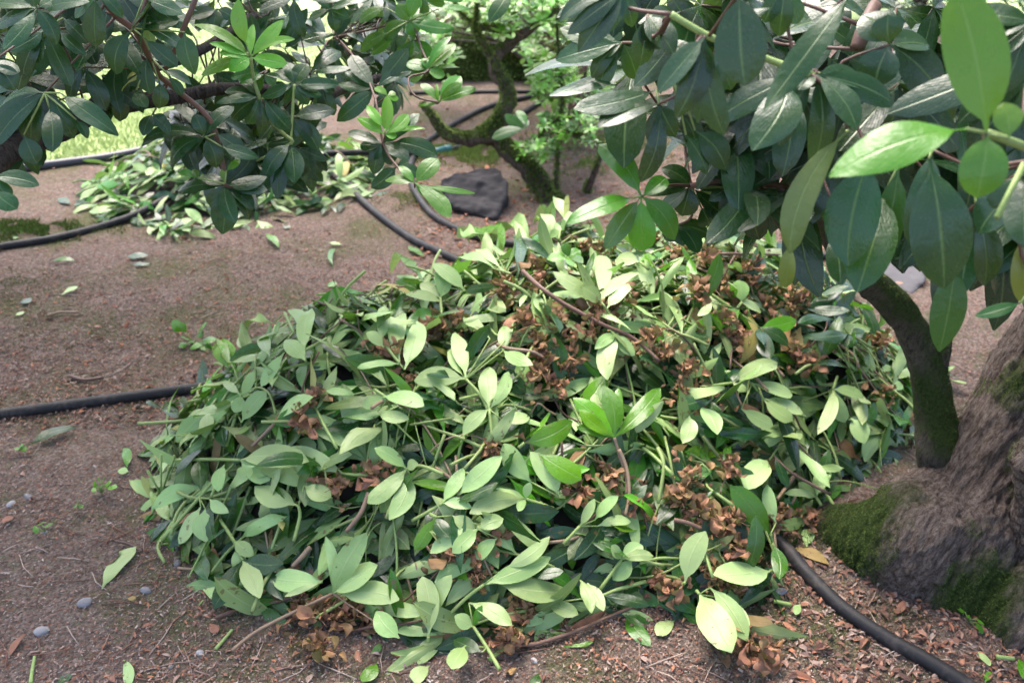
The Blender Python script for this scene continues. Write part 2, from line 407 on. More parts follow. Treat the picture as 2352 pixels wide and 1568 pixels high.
def filler(poly, hf, count, g_choice, layers=.11, span=.105):
    a = Acc(); xs_ = [p[0] for p in poly]; ys_ = [p[1] for p in poly]; n = 0
    while n < count:
        x, y = U(min(xs_), max(xs_)), U(min(ys_), max(ys_))
        if not pip(x, y, poly): continue
        n += 1
        z = hf(x, y) - U(0.005, layers + .02); z = max(z, .012)
        nn = heap_n(x, y, hf); d = Vector((U(-1, 1), U(-1, 1), U(-.3, .3))); d = (d - nn * d.dot(nn) * .8).normalized()
        L = U(.075, .15); b0 = Vector((x, y, z)); flip = -1 if random.random() < .45 else 1
        nr = (nn + Vector((U(-.6, .6), U(-.6, .6), U(-.4, .4)))).normalized() * flip
        g, bb = g_choice()
        leaf(a, b0, b0 + d * L, nr, L * U(.22, .34), (U(0, 1), g, bb, U(0, 1)), bow=U(-.05, .12) * flip, n=6)
    return a
def gch():  # many dark greens, chosen so gaps under the sprigs look shaded
    r = random.random()
    return (U(.0, .35), 0) if r < .52 else (U(.45, .7), 0) if r < .93 else (.3, U(.8, 1))
fa = filler(heap_poly, heap_h, 5400, gch)
tag(fa.build('cut_foliage', M_LEAF), 'dense mass of cut rhododendron leaves filling the big heap', kind='stuff')
fa = filler(heap2_poly, h2, 750, lambda: (U(.5, .8), 0) if random.random() < .25 else (U(.1, .5), 0) if random.random() < .8 else gch(), .06)
tag(fa.build('cut_foliage', M_LEAF), 'loose mass of cut leaves filling the smaller heap under the bush', kind='stuff')
cs_ = Acc(); xs_ = [p[0] for p in heap_poly]; ys_ = [p[1] for p in heap_poly]; n = 0
while n < 420:
    x, y = U(min(xs_), max(xs_)), U(min(ys_), max(ys_))
    if not pip(x, y, heap_poly): continue
    n += 1; an = U(0, 6.28); l_ = U(.03, .13); q = []
    for k in (-1, -.3, .4, 1):
        xx, yy = x + cos(an + k * .2) * l_ * k, y + sin(an + k * .2) * l_ * k; q.append(Vector((xx, yy, max(.01, heap_h(xx, yy)) + U(-.025, .03))))
    r_ = U(.0014, .0036); tube(cs_, q, [r_, r_, r_ * .9, r_ * .7], 6, (U(0, 1), random.choice((.95, .85, .75, .5, .25)), 0, 0), smooth_n=3)
tag(cs_.build('cut_stalks', M_STEM), 'tangle of green and brown cut stalks running through the big heap', kind='stuff')
# dark sheets under the leaves; their colour stands in for shade in the gaps
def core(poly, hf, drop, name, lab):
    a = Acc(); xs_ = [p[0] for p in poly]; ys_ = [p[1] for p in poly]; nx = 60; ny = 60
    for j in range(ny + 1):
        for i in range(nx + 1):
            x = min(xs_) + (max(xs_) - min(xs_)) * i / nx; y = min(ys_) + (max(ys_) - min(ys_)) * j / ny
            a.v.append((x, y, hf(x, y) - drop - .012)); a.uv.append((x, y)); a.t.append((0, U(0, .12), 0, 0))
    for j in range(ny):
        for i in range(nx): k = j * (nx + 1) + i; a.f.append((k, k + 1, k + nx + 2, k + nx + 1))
    return tag(a.build(name, M_GAP_SHADE), lab, kind='stuff')
core(heap_poly, heap_h, .06, 'heap_gap_shade', 'dark sheet standing in for the shade deep in the big heap')
core(heap2_poly, h2, .075, 'heap_gap_shade', 'dark sheet standing in for the shade inside the smaller leaf heap')

# ------------------------------------------------------------------ sprigs listed from the photograph, lying on the heap
SPRIG_GROUP = 'cut rhododendron sprigs on the big heap'
def pxleaf(a, b0, tipw, wpx, face, tint, cls_bow=.06, notch=False, lift=0):
    dep = depth_of(b0); nn = (CAM - b0).normalized() * .65 + Vector((U(-.35, .35), U(-.25, .25), .7 + U(-.2, .2)))
    if face == 'p': nn = -nn
    leaf(a, b0, tipw, nn, wpx * KP * dep / FPX, tint, bow=cls_bow * (-1 if face == 'p' else 1), fold=U(.02, .16), wave=U(0, .03), n=9, notch=notch)
def tnt(face):
    if face == 'p': return (U(.25, .95), U(.45, .85), 0, U(0, .8))
    if face == 'g': return (U(.2, .7), U(.6, .85), 0, U(0, .8))
    if face == 'd': return (U(0, .6), U(.2, .42), 0, U(0, .5))
    if face == 'y': return (.5, .5, .5, .5)
    if face == 'b': return (.5, .3, 1, 0)
    if face == 'o': return (.5, .4, .8, .9)
def heap_sprig(r, base, leaves, stem, label, lift=.052, stem_g=.85, srad=.0042, hf=heap_h):
    """leaves: (tip x, tip y, width px, face [, base x, base y])"""
    b = on_heap(*R(r, *base), lift, hf)
    o = root('cut_sprig', b - Vector((0, 0, .02)), label, 'sprig', SPRIG_GROUP)
    a = Acc()
    for lf in leaves:
        tx, ty, wd, face = lf[:4]
        b0 = on_heap(*R(r, lf[4], lf[5]), lift, hf) if len(lf) > 4 else b
        tp = on_heap(*R(r, tx, ty), lift + U(-.01, .035), hf)
        pxleaf(a, b0, tp, wd, face, tnt(face))
    a.build('foliage', M_LEAF, o)
    s = Acc()
    pts = [b] + [on_heap(*R(r, *q), lift - .012, hf) for q in stem]
    if len(pts) == 1: pts.append(b + Vector((U(-.03, .03), U(.0, .03), -.04)))
    tube(s, pts, [srad * .8] + [srad] * (len(pts) - 1), 7, (.5, stem_g, 0, 0), smooth_n=4)
    for lf in leaves:
        if len(lf) > 4:
            q = on_heap(*R(r, lf[4], lf[5]), lift, hf)
            tube(s, [q, min(pts, key=lambda e: (e - q).length)], [.0015, .002], 5, (.5, stem_g, 0, 0))
    s.build('stem', M_STEM, o)
    return o
HS = [
 ('E', (1845, 600), [(1520, 395, 125, 'p'), (1830, 285, 125, 'p'), (1715, 500, 125, 'p'), (2030, 480, 110, 'p', 1880, 640), (2100, 400, 95, 'p')], [(1910, 695)], 'large pale sprig fanned open behind the reddish twig near the top of the heap'),
 ('E', (500, 1010), [(515, 670, 125, 'p'), (620, 725, 150, 'p', 530, 1050), (215, 1035, 65, 'p'), (275, 800, 90, 'p', 390, 900), (395, 620, 95, 'p', 380, 860)], [(400, 880), (330, 780)], 'olive-pale sprig with two broad upright leaves on the left shoulder of the heap'),
 ('E', (940, 1110), [(595, 1120, 155, 'p'), (870, 800, 115, 'p'), (850, 900, 60, 'p'), (930, 700, 100, 'p', 1100, 840), (1190, 860, 70, 'p', 1200, 860), (1385, 1020, 100, 'p', 1190, 920)], [(1040, 1220), (1090, 1320)], 'whitish sprig with curling leaves around a pink-brown forked twig in the middle of the heap'),
 ('E', (1095, 1310), [(1100, 1030, 130, 'p'), (1225, 1060, 90, 'p'), (1365, 1360, 120, 'p', 1200, 1400), (920, 1480, 100, 'p')], [(1115, 1500)], 'sage green sprig with one broad upright leaf above a brown blossom at the centre'),
 ('E', (1950, 810), [(1880, 1115, 135, 'p'), (2065, 955, 95, 'p'), (1800, 910, 80, 'p'), (1990, 960, 80, 'p')], [(1970, 740)], 'pale sprig hanging with tips downhill below the reddish twig'),
 ('E', (1930, 1500), [(1655, 1235, 130, 'g'), (1865, 1155, 140, 'g'), (2235, 1170, 130, 'g'), (1690, 1310, 100, 'g'), (1680, 1430, 90, 'g'), (1960, 1170, 100, 'g')], [(1960, 1600), (2010, 1760), (2010, 1880)], 'bright green spotted sprig standing fan-shaped on its brown stem at the heap centre'),
 ('E', (1330, 1535), [(1650, 1390, 150, 'g')], [(1290, 1570)], 'single broad glossy grass-green leaf with a dark spot right of the heap centre'),
 ('E', (1275, 445), [(1270, 145, 95, 'd')], [(1285, 480)], 'single dark blue-green leaf standing on end at the back of the heap'),
 ('E', (1200, 395), [(885, 300, 90, 'p', 1130, 375), (965, 195, 80, 'p', 1130, 240), (1100, 160, 60, 'p'), (1040, 250, 85, 'p'), (880, 140, 90, 'g', 1090, 350)], [(1240, 410)], 'pale sprig with a pointed bright leaf at the back left crest of the heap'),
 ('E', (930, 520), [(720, 340, 110, 'p'), (450, 395, 80, 'g', 660, 470), (540, 545, 75, 'p', 780, 600), (1130, 490, 70, 'd')], [(1010, 540)], 'long-leaved sprig with fallen tips on the upper left slope of the heap'),
 ('E', (770, 570), [(740, 380, 60, 'p'), (640, 470, 90, 'p'), (820, 440, 80, 'p')], [(780, 690)], 'small upright sprig with a thick pale stem on the upper left slope'),
 ('E', (1500, 170), [(1440, 10, 80, 'p'), (1390, 70, 60, 'g'), (1550, 70, 80, 'p'), (1510, 30, 60, 'p'), (1560, 120, 60, 'p')], [(1540, 290)], 'shiny whitish-green sprig sticking up highest behind the heap'),
 ('E', (1620, 300), [(1480, 310, 90, 'g'), (1600, 200, 70, 'g'), (1700, 250, 80, 'g'), (1720, 340, 60, 'g'), (1650, 360, 60, 'g')], [(1650, 380)], 'fresh light green sprig at the back of the heap beside brown blossoms'),
 ('E', (2100, 330), [(1935, 320, 120, 'p'), (2170, 280, 80, 'g'), (2070, 290, 70, 'd')], [(2160, 380)], 'sprig with one whitish leaf below the overhanging bright whorl at the back'),
 ('E', (420, 1240), [(660, 1290, 140, 'p', 380, 1230), (250, 1290, 90, 'p'), (560, 1380, 100, 'p', 350, 1330), (10, 1190, 60, 'p', 200, 1210)], [(330, 1180)], 'pale broad-leaved sprig lying flat on the left side of the heap'),
 ('F', (570, 770), [(815, 715, 115, 'g'), (640, 975, 115, 'd'), (765, 890, 95, 'd'), (600, 880, 70, 'd')], [(400, 650), (220, 525)], 'glossy deep green sprig on a long light green stem, right of the crest'),
 ('F', (390, 1135), [(690, 1005, 125, 'p'), (480, 1190, 60, 'p'), (440, 1060, 60, 'd')], [(180, 1165)], 'sage sprig with one long leaf and thick pale stem right of the heap centre'),
 ('F', (520, 1140), [(790, 1215, 130, 'p'), (860, 1330, 120, 'p', 600, 1240), (660, 1420, 120, 'p', 450, 1310), (790, 1390, 110, 'p', 600, 1250)], [(560, 1190)], 'grey-green sprig with four broad leaves facing the mossy limb'),
 ('F', (450, 600), [(430, 450, 115, 'p'), (580, 660, 115, 'p'), (160, 690, 60, 'p', 250, 600)], [(420, 640)], 'whitish round-tipped sprig between brown blossoms on the right slope'),
 ('F', (1170, 810), [(860, 830, 110, 'd'), (830, 740, 80, 'd', 1080, 720), (1270, 790, 60, 'd'), (1150, 900, 110, 'd')], [(1320, 900)], 'near-black green sprig high on the right slope before the mossy limb'),
 ('F', (260, 1240), [(290, 1480, 130, 'p', 170, 1290), (60, 1540, 110, 'p', 100, 1350), (20, 1300, 100, 'd')], [(220, 1170)], 'sprig of pale leaves pointing downhill right of the spotted bright sprig'),
 ('F', (1060, 1180), [(1270, 1240, 90, 'p'), (1140, 1400, 100, 'p'), (1270, 1540, 120, 'p', 1180, 1370), (960, 1480, 90, 'p')], [(1090, 1090)], 'sprig of narrow pale leaves low on the right slope next to the mossy limb'),
 ('G', (1475, 155), [(1455, 290, 90, 'p', 1500, 110), (1330, 85, 110, 'd', 1340, 285), (1195, 640, 115, 'p', 1340, 390), (1375, 625, 135, 'p', 1370, 405), (1525, 430, 80, 'p', 1400, 340)], [(1330, 330), (1080, 615)], 'sprig with a thick yellow-green stem jutting out at the left foot of the heap'),
 ('G', (1620, 750), [(1425, 1070, 130, 'd'), (1585, 825, 95, 'p', 1590, 660), (1735, 1000, 135, 'p'), (1885, 1015, 140, 'd'), (1890, 770, 150, 'd'), (1690, 720, 95, 'p', 1560, 620), (1540, 900, 90, 'd')], [(1560, 620), (1470, 480)], 'glossy dark whorl with one pale leaf at the front left foot of the heap'),
 ('G', (1600, 80), [(1800, 215, 160, 'p'), (2060, 90, 160, 'p'), (2010, 260, 130, 'p', 1700, 130)], [(1400, 75), (1165, 80)], 'big pale sprig with its straight stem pointing out over the soil at left'),
 ('G', (1990, 385), [(1700, 255, 165, 'p'), (2210, 330, 140, 'p', 2030, 250)], [(2000, 460), (1960, 620)], 'broad pale leaf pair on a shrivelled orange stalk low on the left side'),
 ('G', (2150, 890), [(1815, 870, 160, 'p'), (1900, 990, 40, 'p')], [(1900, 950)], 'wide greyish leaf flat at the front left of the heap'),
 ('H', (1060, 910), [(1505, 730, 135, 'p'), (1625, 955, 165, 'p', 1150, 900), (1500, 590, 100, 'p', 1200, 800), (1590, 820, 90, 'd', 1350, 850)], [(930, 1010), (750, 1195)], 'large whitish sprig with black specks and a thick green stem at the front centre'),
 ('H', (690, 1255), [(650, 855, 150, 'p'), (845, 845, 120, 'p', 730, 1120)], [(690, 1290)], 'two tall pale leaves standing on their stalks at the front of the heap'),
 ('H', (50, 970), [(275, 565, 160, 'p'), (5, 590, 75, 'p'), (350, 780, 160, 'p'), (495, 1010, 165, 'p', 100, 985), (340, 1090, 140, 'p', 500, 1270)], [(-420, 1200), (-620, 1350)], 'sprig with brown-blotched whitish leaves and a long tan cut stem across the soil in front'),
 ('H', (780, 370), [(925, 130, 105, 'p'), (1180, 55, 140, 'p', 880, 320), (980, 400, 80, 'p'), (1160, 230, 90, 'd', 850, 370)], [(700, 420), (580, 485)], 'folded pale leaf pair on a cut green stem above the front centre'),
 ('H', (1340, 340), [(965, 435, 130, 'p'), (1290, 420, 60, 'p'), (1140, 270, 40, 'p'), (1370, 230, 60, 'p')], [(1430, 370), (1525, 405)], 'sprig with one flat oval whitish leaf and a pale cut stem end'),
 ('H', (545, 140), [(285, 370, 130, 'p'), (430, 480, 140, 'p', 570, 180), (330, 0, 100, 'p'), (620, 100, 80, 'p')], [(640, 120), (790, 175)], 'greyish-green sprig with its two leaves hanging downhill left of the centre'),
 ('H', (1560, 325), [(1370, 25, 155, 'p'), (1190, -30, 140, 'p', 1380, 230), (1710, 210, 165, 'g', 1430, 40)], [(1600, 330)], 'leaf pair with rusty blotches beside a bright green blotched leaf'),
 ('H', (990, 1190), [(865, 1120, 105, 'p'), (1250, 1185, 125, 'p', 960, 1030), (860, 1280, 110, 'd', 1050, 1360), (840, 1470, 130, 'p', 930, 1320), (1050, 1050, 60, 'g')], [(1080, 1330), (1165, 1475)], 'sprig with its green stem end thrust forward at the very front of the heap'),
 ('H', (1850, 985), [(2165, 1050, 85, 'd'), (1860, 1085, 90, 'p', 1750, 900), (1780, 1100, 90, 'p', 1700, 880), (1690, 1110, 110, 'p', 1480, 1040)], [(1960, 940), (2140, 890)], 'sprig with narrow folded leaves at the front right, left of the brown blossom clump'),
 ('H', (1700, 520), [(1800, 340, 70, 'p'), (1955, 320, 90, 'p', 1800, 480), (2040, 490, 80, 'p', 1820, 520)], [(1590, 640)], 'sprig of narrow light leaves with a cut stem end pointing down left'),
 ('H', (1980, 740), [(1920, 880, 110, 'p', 2050, 740), (2120, 650, 120, 'p'), (1910, 650, 80, 'p'), (2190, 720, 80, 'p')], [(1830, 950)], 'sprig with squarish greyish-green leaves right of the front centre'),
 ('H', (740, 460), [(830, 590, 110, 'd'), (1000, 540, 100, 'p', 850, 450), (600, 680, 100, 'g')], [(700, 440)], 'sprig with one wet glossy dark leaf in the front centre hollow'),
 ('H', (1020, 540), [(700, 700, 110, 'p'), (850, 700, 110, 'p'), (1190, 470, 110, 'p'), (1010, 740, 100, 'p', 1150, 600)], [(1040, 500)], 'broad-leaved grey-green sprig spread under the oval whitish leaf'),
 ('I', (75, 895), [(210, 555, 160, 'p')], [(60, 910)], 'notched whitish leaf propped upright under a shrivelled brown scrap at the front right'),
 ('I', (640, 820), [(265, 850, 185, 'p')], [(660, 820)], 'large oval pale leaf lying across with its tip at the brown blossoms, front right'),
 ('I', (170, 975), [(390, 1355, 215, 'p'), (490, 1285, 130, 'p', 240, 930), (505, 1185, 90, 'p', 380, 1010)], [(150, 950)], 'three overlapping pale leaves with ribbed veins on the soil at the front right corner'),
 ('I', (645, 575), [(375, 255, 170, 'g'), (500, 280, 90, 'g'), (620, 245, 90, 'p', 680, 500)], [(660, 630)], 'green leaf cluster with big black blotches above the end of the hose'),
 ('I', (500, 260), [(620, 85, 180, 'p', 450, 300)], [(470, 300)], 'dull sage leaf standing behind the black-blotched leaves at the right'),
 ('I', (665, 650), [(700, 875, 110, 'g')], [(655, 630)], 'small green leaf with a brown end hanging over the hose'),
 ('I', (950, 330), [(830, 230, 100, 'p'), (1040, 150, 100, 'p'), (740, 300, 60, 'p'), (1130, 130, 60, 'p', 900, 150)], [(985, 385)], 'thin pale sprig reaching towards the mossy trunk base'),
 ('D', (1610, 1220), [(1560, 1330, 90, 'p'), (1500, 1120, 60, 'p'), (1690, 1060, 70, 'p'), (1775, 1190, 110, 'p', 1610, 1400), (1740, 1160, 90, 'p', 1900, 930)], [(1580, 1330), (1510, 1560)], 'sprig of upright pale leaves on a long light green stem, left side of heap'),
 ('D', (1380, 1330), [(1175, 1530, 130, 'p'), (1230, 1390, 80, 'p'), (1370, 1500, 100, 'p')], [(1500, 1170)], 'pale sprig with its leaves sloping down to the soil at the left foot'),
 ('D', (1570, 1060), [(1415, 910, 110, 'g'), (1500, 870, 70, 'p'), (1640, 1000, 60, 'g')], [(1600, 1140)], 'shiny mid-green leafed sprig at the left rim of the heap near the hose'),
 ('D', (2030, 920), [(1920, 650, 110, 'p'), (2080, 640, 120, 'p'), (1900, 850, 120, 'p', 2040, 990), (1930, 1000, 60, 'p')], [(2180, 840)], 'pale sprig of tall leaves on the upper left rim of the heap'),
 ('D', (1080, 1300), [(975, 1270, 70, 'd'), (1190, 1360, 90, 'd'), (1220, 1300, 60, 'd')], [(1340, 1245)], 'little dark sprig on a yellow stem lying beside the hose left of the heap'),
 ('D', (1960, 800), [(1650, 810, 80, 'p', 1820, 740), (1760, 820, 90, 'p', 1800, 960)], [(1900, 670)], 'flat greyish leaf sprig at the left back rim'),
 ('D', (1900, 1330), [(2090, 1230, 130, 'p', 1830, 1390), (1960, 1420, 80, 'd')], [(1800, 1440), (1680, 1560)], 'whitish-backed sprig on a long stem beside the orange-brown blossom at left'),
]
for r, b, lv, st, lab in HS: heap_sprig(r, b, lv, st, lab, stem_g=.45 if 'tan cut' in lab or 'brown' in lab and 'stem' in lab else .9)

# ------------------------------------------------------------------ sprig prototypes and their copies over the heap
def sprig_proto(kind, nl):
    o = root('cut_sprig', (0, 0, 0), 'sprig', 'sprig', SPRIG_GROUP); a = Acc(); s = Acc()
    L0 = U(.10, .22); bend = U(-.03, .03)
    def sp(t): return Vector((L0 * (t - 1), bend * sin(t * 3), .006 * sin(t * 5)))
    tube(s, [sp(0), sp(.33), sp(.66), sp(1)], [.0042, .004, .0034, .003], 6, (.5, U(.7, 1) if kind != 'd' else U(.3, .9), 0, 0), smooth_n=3)
    for i in range(nl):
        t = 1 if i < nl - 2 else U(.45, .8)
        an = (i + U(-.3, .3)) / nl * 2 * pi
        out = U(.25, 1.25)
        d = Vector((cos(out) + .25, sin(out) * sin(an) * 1.15, sin(out) * cos(an) * .7)).normalized()
        L = U(.115, .185); b0 = sp(t)
        k = kind
        if k == 'm': k = random.choice('pdg')
        up = Vector((U(-.5, .5), U(-.6, .6), 1))
        fl = -1 if kind == 'p' and random.random() < .9 or kind == 'm' and random.random() < .5 else 1
        tt = (U(0, 1), U(.35, 1) if fl < 0 else (U(.1, .5) if kind != 'g' else U(.55, .9)), 0 if random.random() < .96 else U(.3, .9), U(0, 1) ** 1.5)
        leaf(a, b0, b0 + d * L, up * fl, L * U(.18, .275) * (1 if random.random() < .88 else .65), tt, bow=U(-.1, .14) * fl, fold=U(0, .35) * (1 if random.random() < .85 else 2.5), wave=U(0, .045), n=8, twist=U(-.7, .7))
    a.build('foliage', M_LEAF, o); s.build('stem', M_STEM, o)
    return o
PROTO = {k: [sprig_proto(k.lower(), nl) for nl in (4, 5, 6, 7, 8)] for k in 'pdgmPDGM'}
NUMW = {3: 'four', 4: 'five', 5: 'six', 6: 'seven', 7: 'eight'}   # by prototype index + 3
LOOK = {'p': ('pale', 'whitish', 'sage green'), 'd': ('dark glossy', 'deep green'), 'g': ('bright green', 'grass green'), 'm': ('two-toned', 'pale-and-dark')}
used_proto = set(); used_labels = {}
def zone(x, y, z):
    px = 1176 + FPX * (x / depth_of(Vector((x, y, z)))); py = 784 - FPX * ((Vector((x, y, z)) - CAM).dot(UP)) / depth_of(Vector((x, y, z)))
    cx = 'at the left end' if px < 700 else 'left of the centre' if px < 1020 else 'around the centre' if px < 1320 else 'right of the centre' if px < 1640 else 'on the right flank' if px < 1880 else 'next to the mossy limb'
    cy = 'on the back crest' if py < 640 else 'high on the slope' if py < 800 else 'halfway up' if py < 960 else 'below the middle' if py < 1130 else 'low on the front' if py < 1290 else 'along the front foot'
    return cx, cy, px, py
def place_sprig(kind, x, y, hf, where=None, lift=0.0, ang=None, group=None, lname='of the big heap'):
    i = random.randrange(5); pk = kind if random.random() < .5 else kind.upper(); pr = PROTO[pk][i]
    key = (pk, i)
    z = hf(x, y) + lift; nn = (heap_n(x, y, hf) + Vector((U(-.4, .4), U(-.4, .4), .35))).normalized()
    if ang is None: ang = U(0, 2 * pi)
    d = Vector((cos(ang), sin(ang), 0)); d = (d - nn * d.dot(nn)).normalized(); sd_ = nn.cross(d)
    rm = Matrix((d, sd_, nn)).transposed().to_euler()
    if key not in used_proto: used_proto.add(key); o = pr
    else:
        o = pr.copy(); COL.objects.link(o)
        for ch in pr.children:
            c = ch.copy(); COL.objects.link(c); c.parent = o
    o.location = (x, y, z); o.rotation_euler = rm; s = U(.85, 1.12); o.scale = (s, s, s)
    o['group'] = group or SPRIG_GROUP
    cx, cy, px, py = zone(x, y, z)
    aa = (ang % (2 * pi)); dr = ('pointing right', 'pointing uphill away', 'pointing left', 'pointing to the viewer')[int(((aa + pi / 4) % (2 * pi)) // (pi / 2))]
    for look in LOOK[kind]:
        lab = (f'{look} {NUMW[i + 3]}-leaved sprig {dr}, {cy} {cx}'.replace('pointing uphill away', 'pointing uphill').replace('pointing to the viewer', 'pointing downhill')) if where is None else f'{look} {NUMW[i + 3]}-leaved sprig {dr}, {where}'
        if lab not in used_labels: break
    if lab in used_labels: lab = lab.replace(' sprig', ' smaller sprig' if s < 1 else ' larger sprig')
    used_labels[lab] = used_labels.get(lab, 0) + 1
    o['label'] = lab
    return o
spots = []; tries = 0
xs_ = [p[0] for p in heap_poly]; ys_ = [p[1] for p in heap_poly]
NRAND = 212
while len(spots) < NRAND and tries < 60000:
    tries += 1
    x, y = U(min(xs_), max(xs_)), U(min(ys_), max(ys_))
    if not pip(x, y, heap_poly): continue
    nn = heap_n(x, y, heap_h); z = heap_h(x, y)
    if nn.dot((CAM - Vector((x, y, z))).normalized()) < .12: continue
    md = .088 if tries < 30000 else .07
    if any((x - a) ** 2 + (y - b) ** 2 < md ** 2 for a, b in spots): continue
    spots.append((x, y))
for x, y in spots:
    cx, cy, px, py = zone(x, y, heap_h(x, y))
    right = px > 1620
    r = random.random()
    if right: k = 'd' if r < .55 else 'p' if r < .70 else 'm' if r < .9 else 'g'
    elif py < 800: k = 'p' if r < .58 else 'm' if r < .75 else 'g' if r < .9 else 'd'
    else: k = 'p' if r < .62 else 'm' if r < .78 else 'd' if r < .89 else 'g'
    g = heap_n(x, y, heap_h); up = math.atan2(-g.y, -g.x)
    ang = up + U(-1.5, 1.5) if random.random() < .6 else U(0, 2 * pi)
    place_sprig(k, x, y, heap_h, lift=U(-.03, .008), ang=ang)
# the smaller heap under the bush
xs_ = [p[0] for p in heap2_poly]; ys_ = [p[1] for p in heap2_poly]; n = 0; sp2 = []
W2 = ('by the lawn hose', 'in the small heap below the hanging bush', 'at the near edge of the small heap', 'behind the hanging whorls by the hose')
while n < 34:
    x, y = U(min(xs_), max(xs_)), U(min(ys_), max(ys_))
    if not pip(x, y, heap2_poly) or any((x - a) ** 2 + (y - b) ** 2 < .11 ** 2 for a, b in sp2): continue
    sp2.append((x, y)); n += 1
    place_sprig(random.choice('pggmdd'), x, y, h2, where=random.choice(W2), lift=.01, ang=U(0, 6.28), group='cut sprigs of the smaller heap')
# prototypes that were not placed at random are placed too
for k, lst in PROTO.items():
    for i, pr in enumerate(lst):
        if (k, i) not in used_proto:
            for ch in list(pr.children): bpy.data.objects.remove(ch)
            bpy.data.objects.remove(pr)

# ------------------------------------------------------------------ brown spent blossoms
def blossom_mesh(n, size):
    a = Acc()
    for _ in range(n):
        c = Vector((U(-1, 1), U(-1, 1), U(0, .7))) * size * .4
        d = Vector((U(-1, 1), U(-1, 1), U(-.3, 1))).normalized() * U(.45, .95) * size
        leaf(a, c, c + d, Vector((U(-1, 1), U(-1, 1), U(0, 1))), U(.35, .7) * size, (U(0, 1), .3, U(.88, 1), 0), bow=U(-.5, .5), fold=U(-.8, .9), wave=U(.08, .2), n=6, twist=U(-2, 2), prof=.5)
    for _ in range(3):
        d = Vector((U(-1, 1), U(-1, 1), U(-.2, .6))).normalized() * size
        tube(a, [Vector((0, 0, 0)), d * .5 + Vector((0, 0, .005)), d], [.0012, .001, .0008], 4, (.2, .2, 1, 0))
    return a
BL = [('E', 1400, 370), ('E', 1440, 450), ('E', 1210, 480), ('E', 1170, 545), ('E', 730, 700), ('E', 720, 790), ('E', 860, 720), ('E', 1320, 730), ('E', 1560, 720), ('E', 1820, 650), ('E', 1920, 640), ('E', 1670, 850),
      ('E', 1440, 900), ('E', 1520, 960), ('E', 1410, 1080), ('E', 1600, 1020), ('E', 2290, 960), ('E', 1560, 1160), ('E', 1740, 240), ('E', 1830, 260), ('E', 2200, 190), ('E', 1780, 780), ('E', 450, 940), ('E', 560, 1110), ('E', 2150, 850),
      ('F', 20, 280), ('F', 240, 310), ('F', 510, 370), ('F', 510, 470), ('F', 830, 370), ('F', 170, 530), ('F', 370, 570), ('F', 790, 560), ('F', 780, 640), ('F', 330, 730), ('F', 420, 820), ('F', 770, 940), ('F', 880, 1010), ('F', 90, 1060), ('F', 630, 620),
      ('F', 210, 1260), ('F', 1420, 1190), ('F', 1400, 860), ('F', 60, 1180), ('D', 2120, 1230), ('D', 2030, 1400), ('H', 90, 260), ('H', 330, 190), ('H', 1110, 30), ('H', 960, 700), ('H', 840, 770), ('H', 1170, 600), ('H', 1330, 1130),
      ('H', 90, 1110), ('H', 190, 1150), ('H', 2240, 920), ('H', 2330, 980), ('H', 2060, 370), ('H', 1900, 210), ('H', 1680, 290), ('I', 40, 340), ('I', 120, 460), ('I', 400, 490), ('I', 250, 850), ('I', 360, 940), ('I', 380, 130), ('I', 720, 440), ('I', 450, 680), ('H', 1020, 860),
      ('I', 230, 470), ('I', 120, 200), ('I', 900, 480), ('G', 2100, 1130), ('G', 2010, 1020), ('G', 2250, 1100), ('H', 1230, 1300), ('G', 2110, 1350), ('I', 570, 1400), ('I', 440, 1300)]
bls = [blossom_mesh(random.choice((10, 14, 18)), U(.024, .044)).build('dead_blossom', M_LEAF) for _ in range(10)]
pet = Acc()
for r, x, y in BL:
    px, py = R(r, x, y)
    for _ in range(14):
        qx, qy = px + random.gauss(0, 30), py + random.gauss(0, 20); p = on_heap(qx, qy, .02)
        if p.z < .02: p.z = .012
        d = Vector((U(-1, 1), U(-1, 1), U(-.4, .6))).normalized() * U(.012, .032)
        leaf(pet, p, p + d, Vector((U(-1, 1), U(-1, 1), 1)), d.length * U(.4, .8), (U(0, 1), .3, U(.85, 1), 0), bow=U(-.4, .4), fold=U(-.5, .9), wave=U(.05, .2), n=5, twist=U(-2, 2), prof=.5)
tag(pet.build('dry_petals', M_LEAF), 'loose rust-brown dry petals scattered in patches over the heap', kind='stuff')
adj = ['crumpled orange-brown', 'shrivelled rust-coloured', 'curled tan', 'dry reddish-brown', 'papery cinnamon', 'withered dark brown', 'frayed chestnut-brown', 'limp ochre-brown', 'brittle russet']
bl_used = {}
for i, (r, x, y) in enumerate(BL):
    px, py = R(r, x, y); p = on_heap(px, py, .028); hzv = heap_h(p.x, p.y)
    o = bls[i] if i < 10 else bls[i % 10].copy()
    if i >= 10: COL.objects.link(o)
    o.location = p; o.rotation_euler = (U(-.5, .5), U(-.5, .5), U(0, 6.28)); s = U(.75, 1.25); o.scale = (s, s, s)
    cx, cy, _a, _b = zone(p.x, p.y, p.z)
    if hzv < .02: cx, cy = 'by the front foot of the heap' if px < 1300 else 'near the front right foot', 'on the soil'
    for ad in adj:
        lab = f'{ad} spent blossom cluster {cy} {cx}'
        if lab not in bl_used: break
    bl_used[lab] = 1
    tag(o, lab, 'dead blossom', 'brown spent blossom clusters')

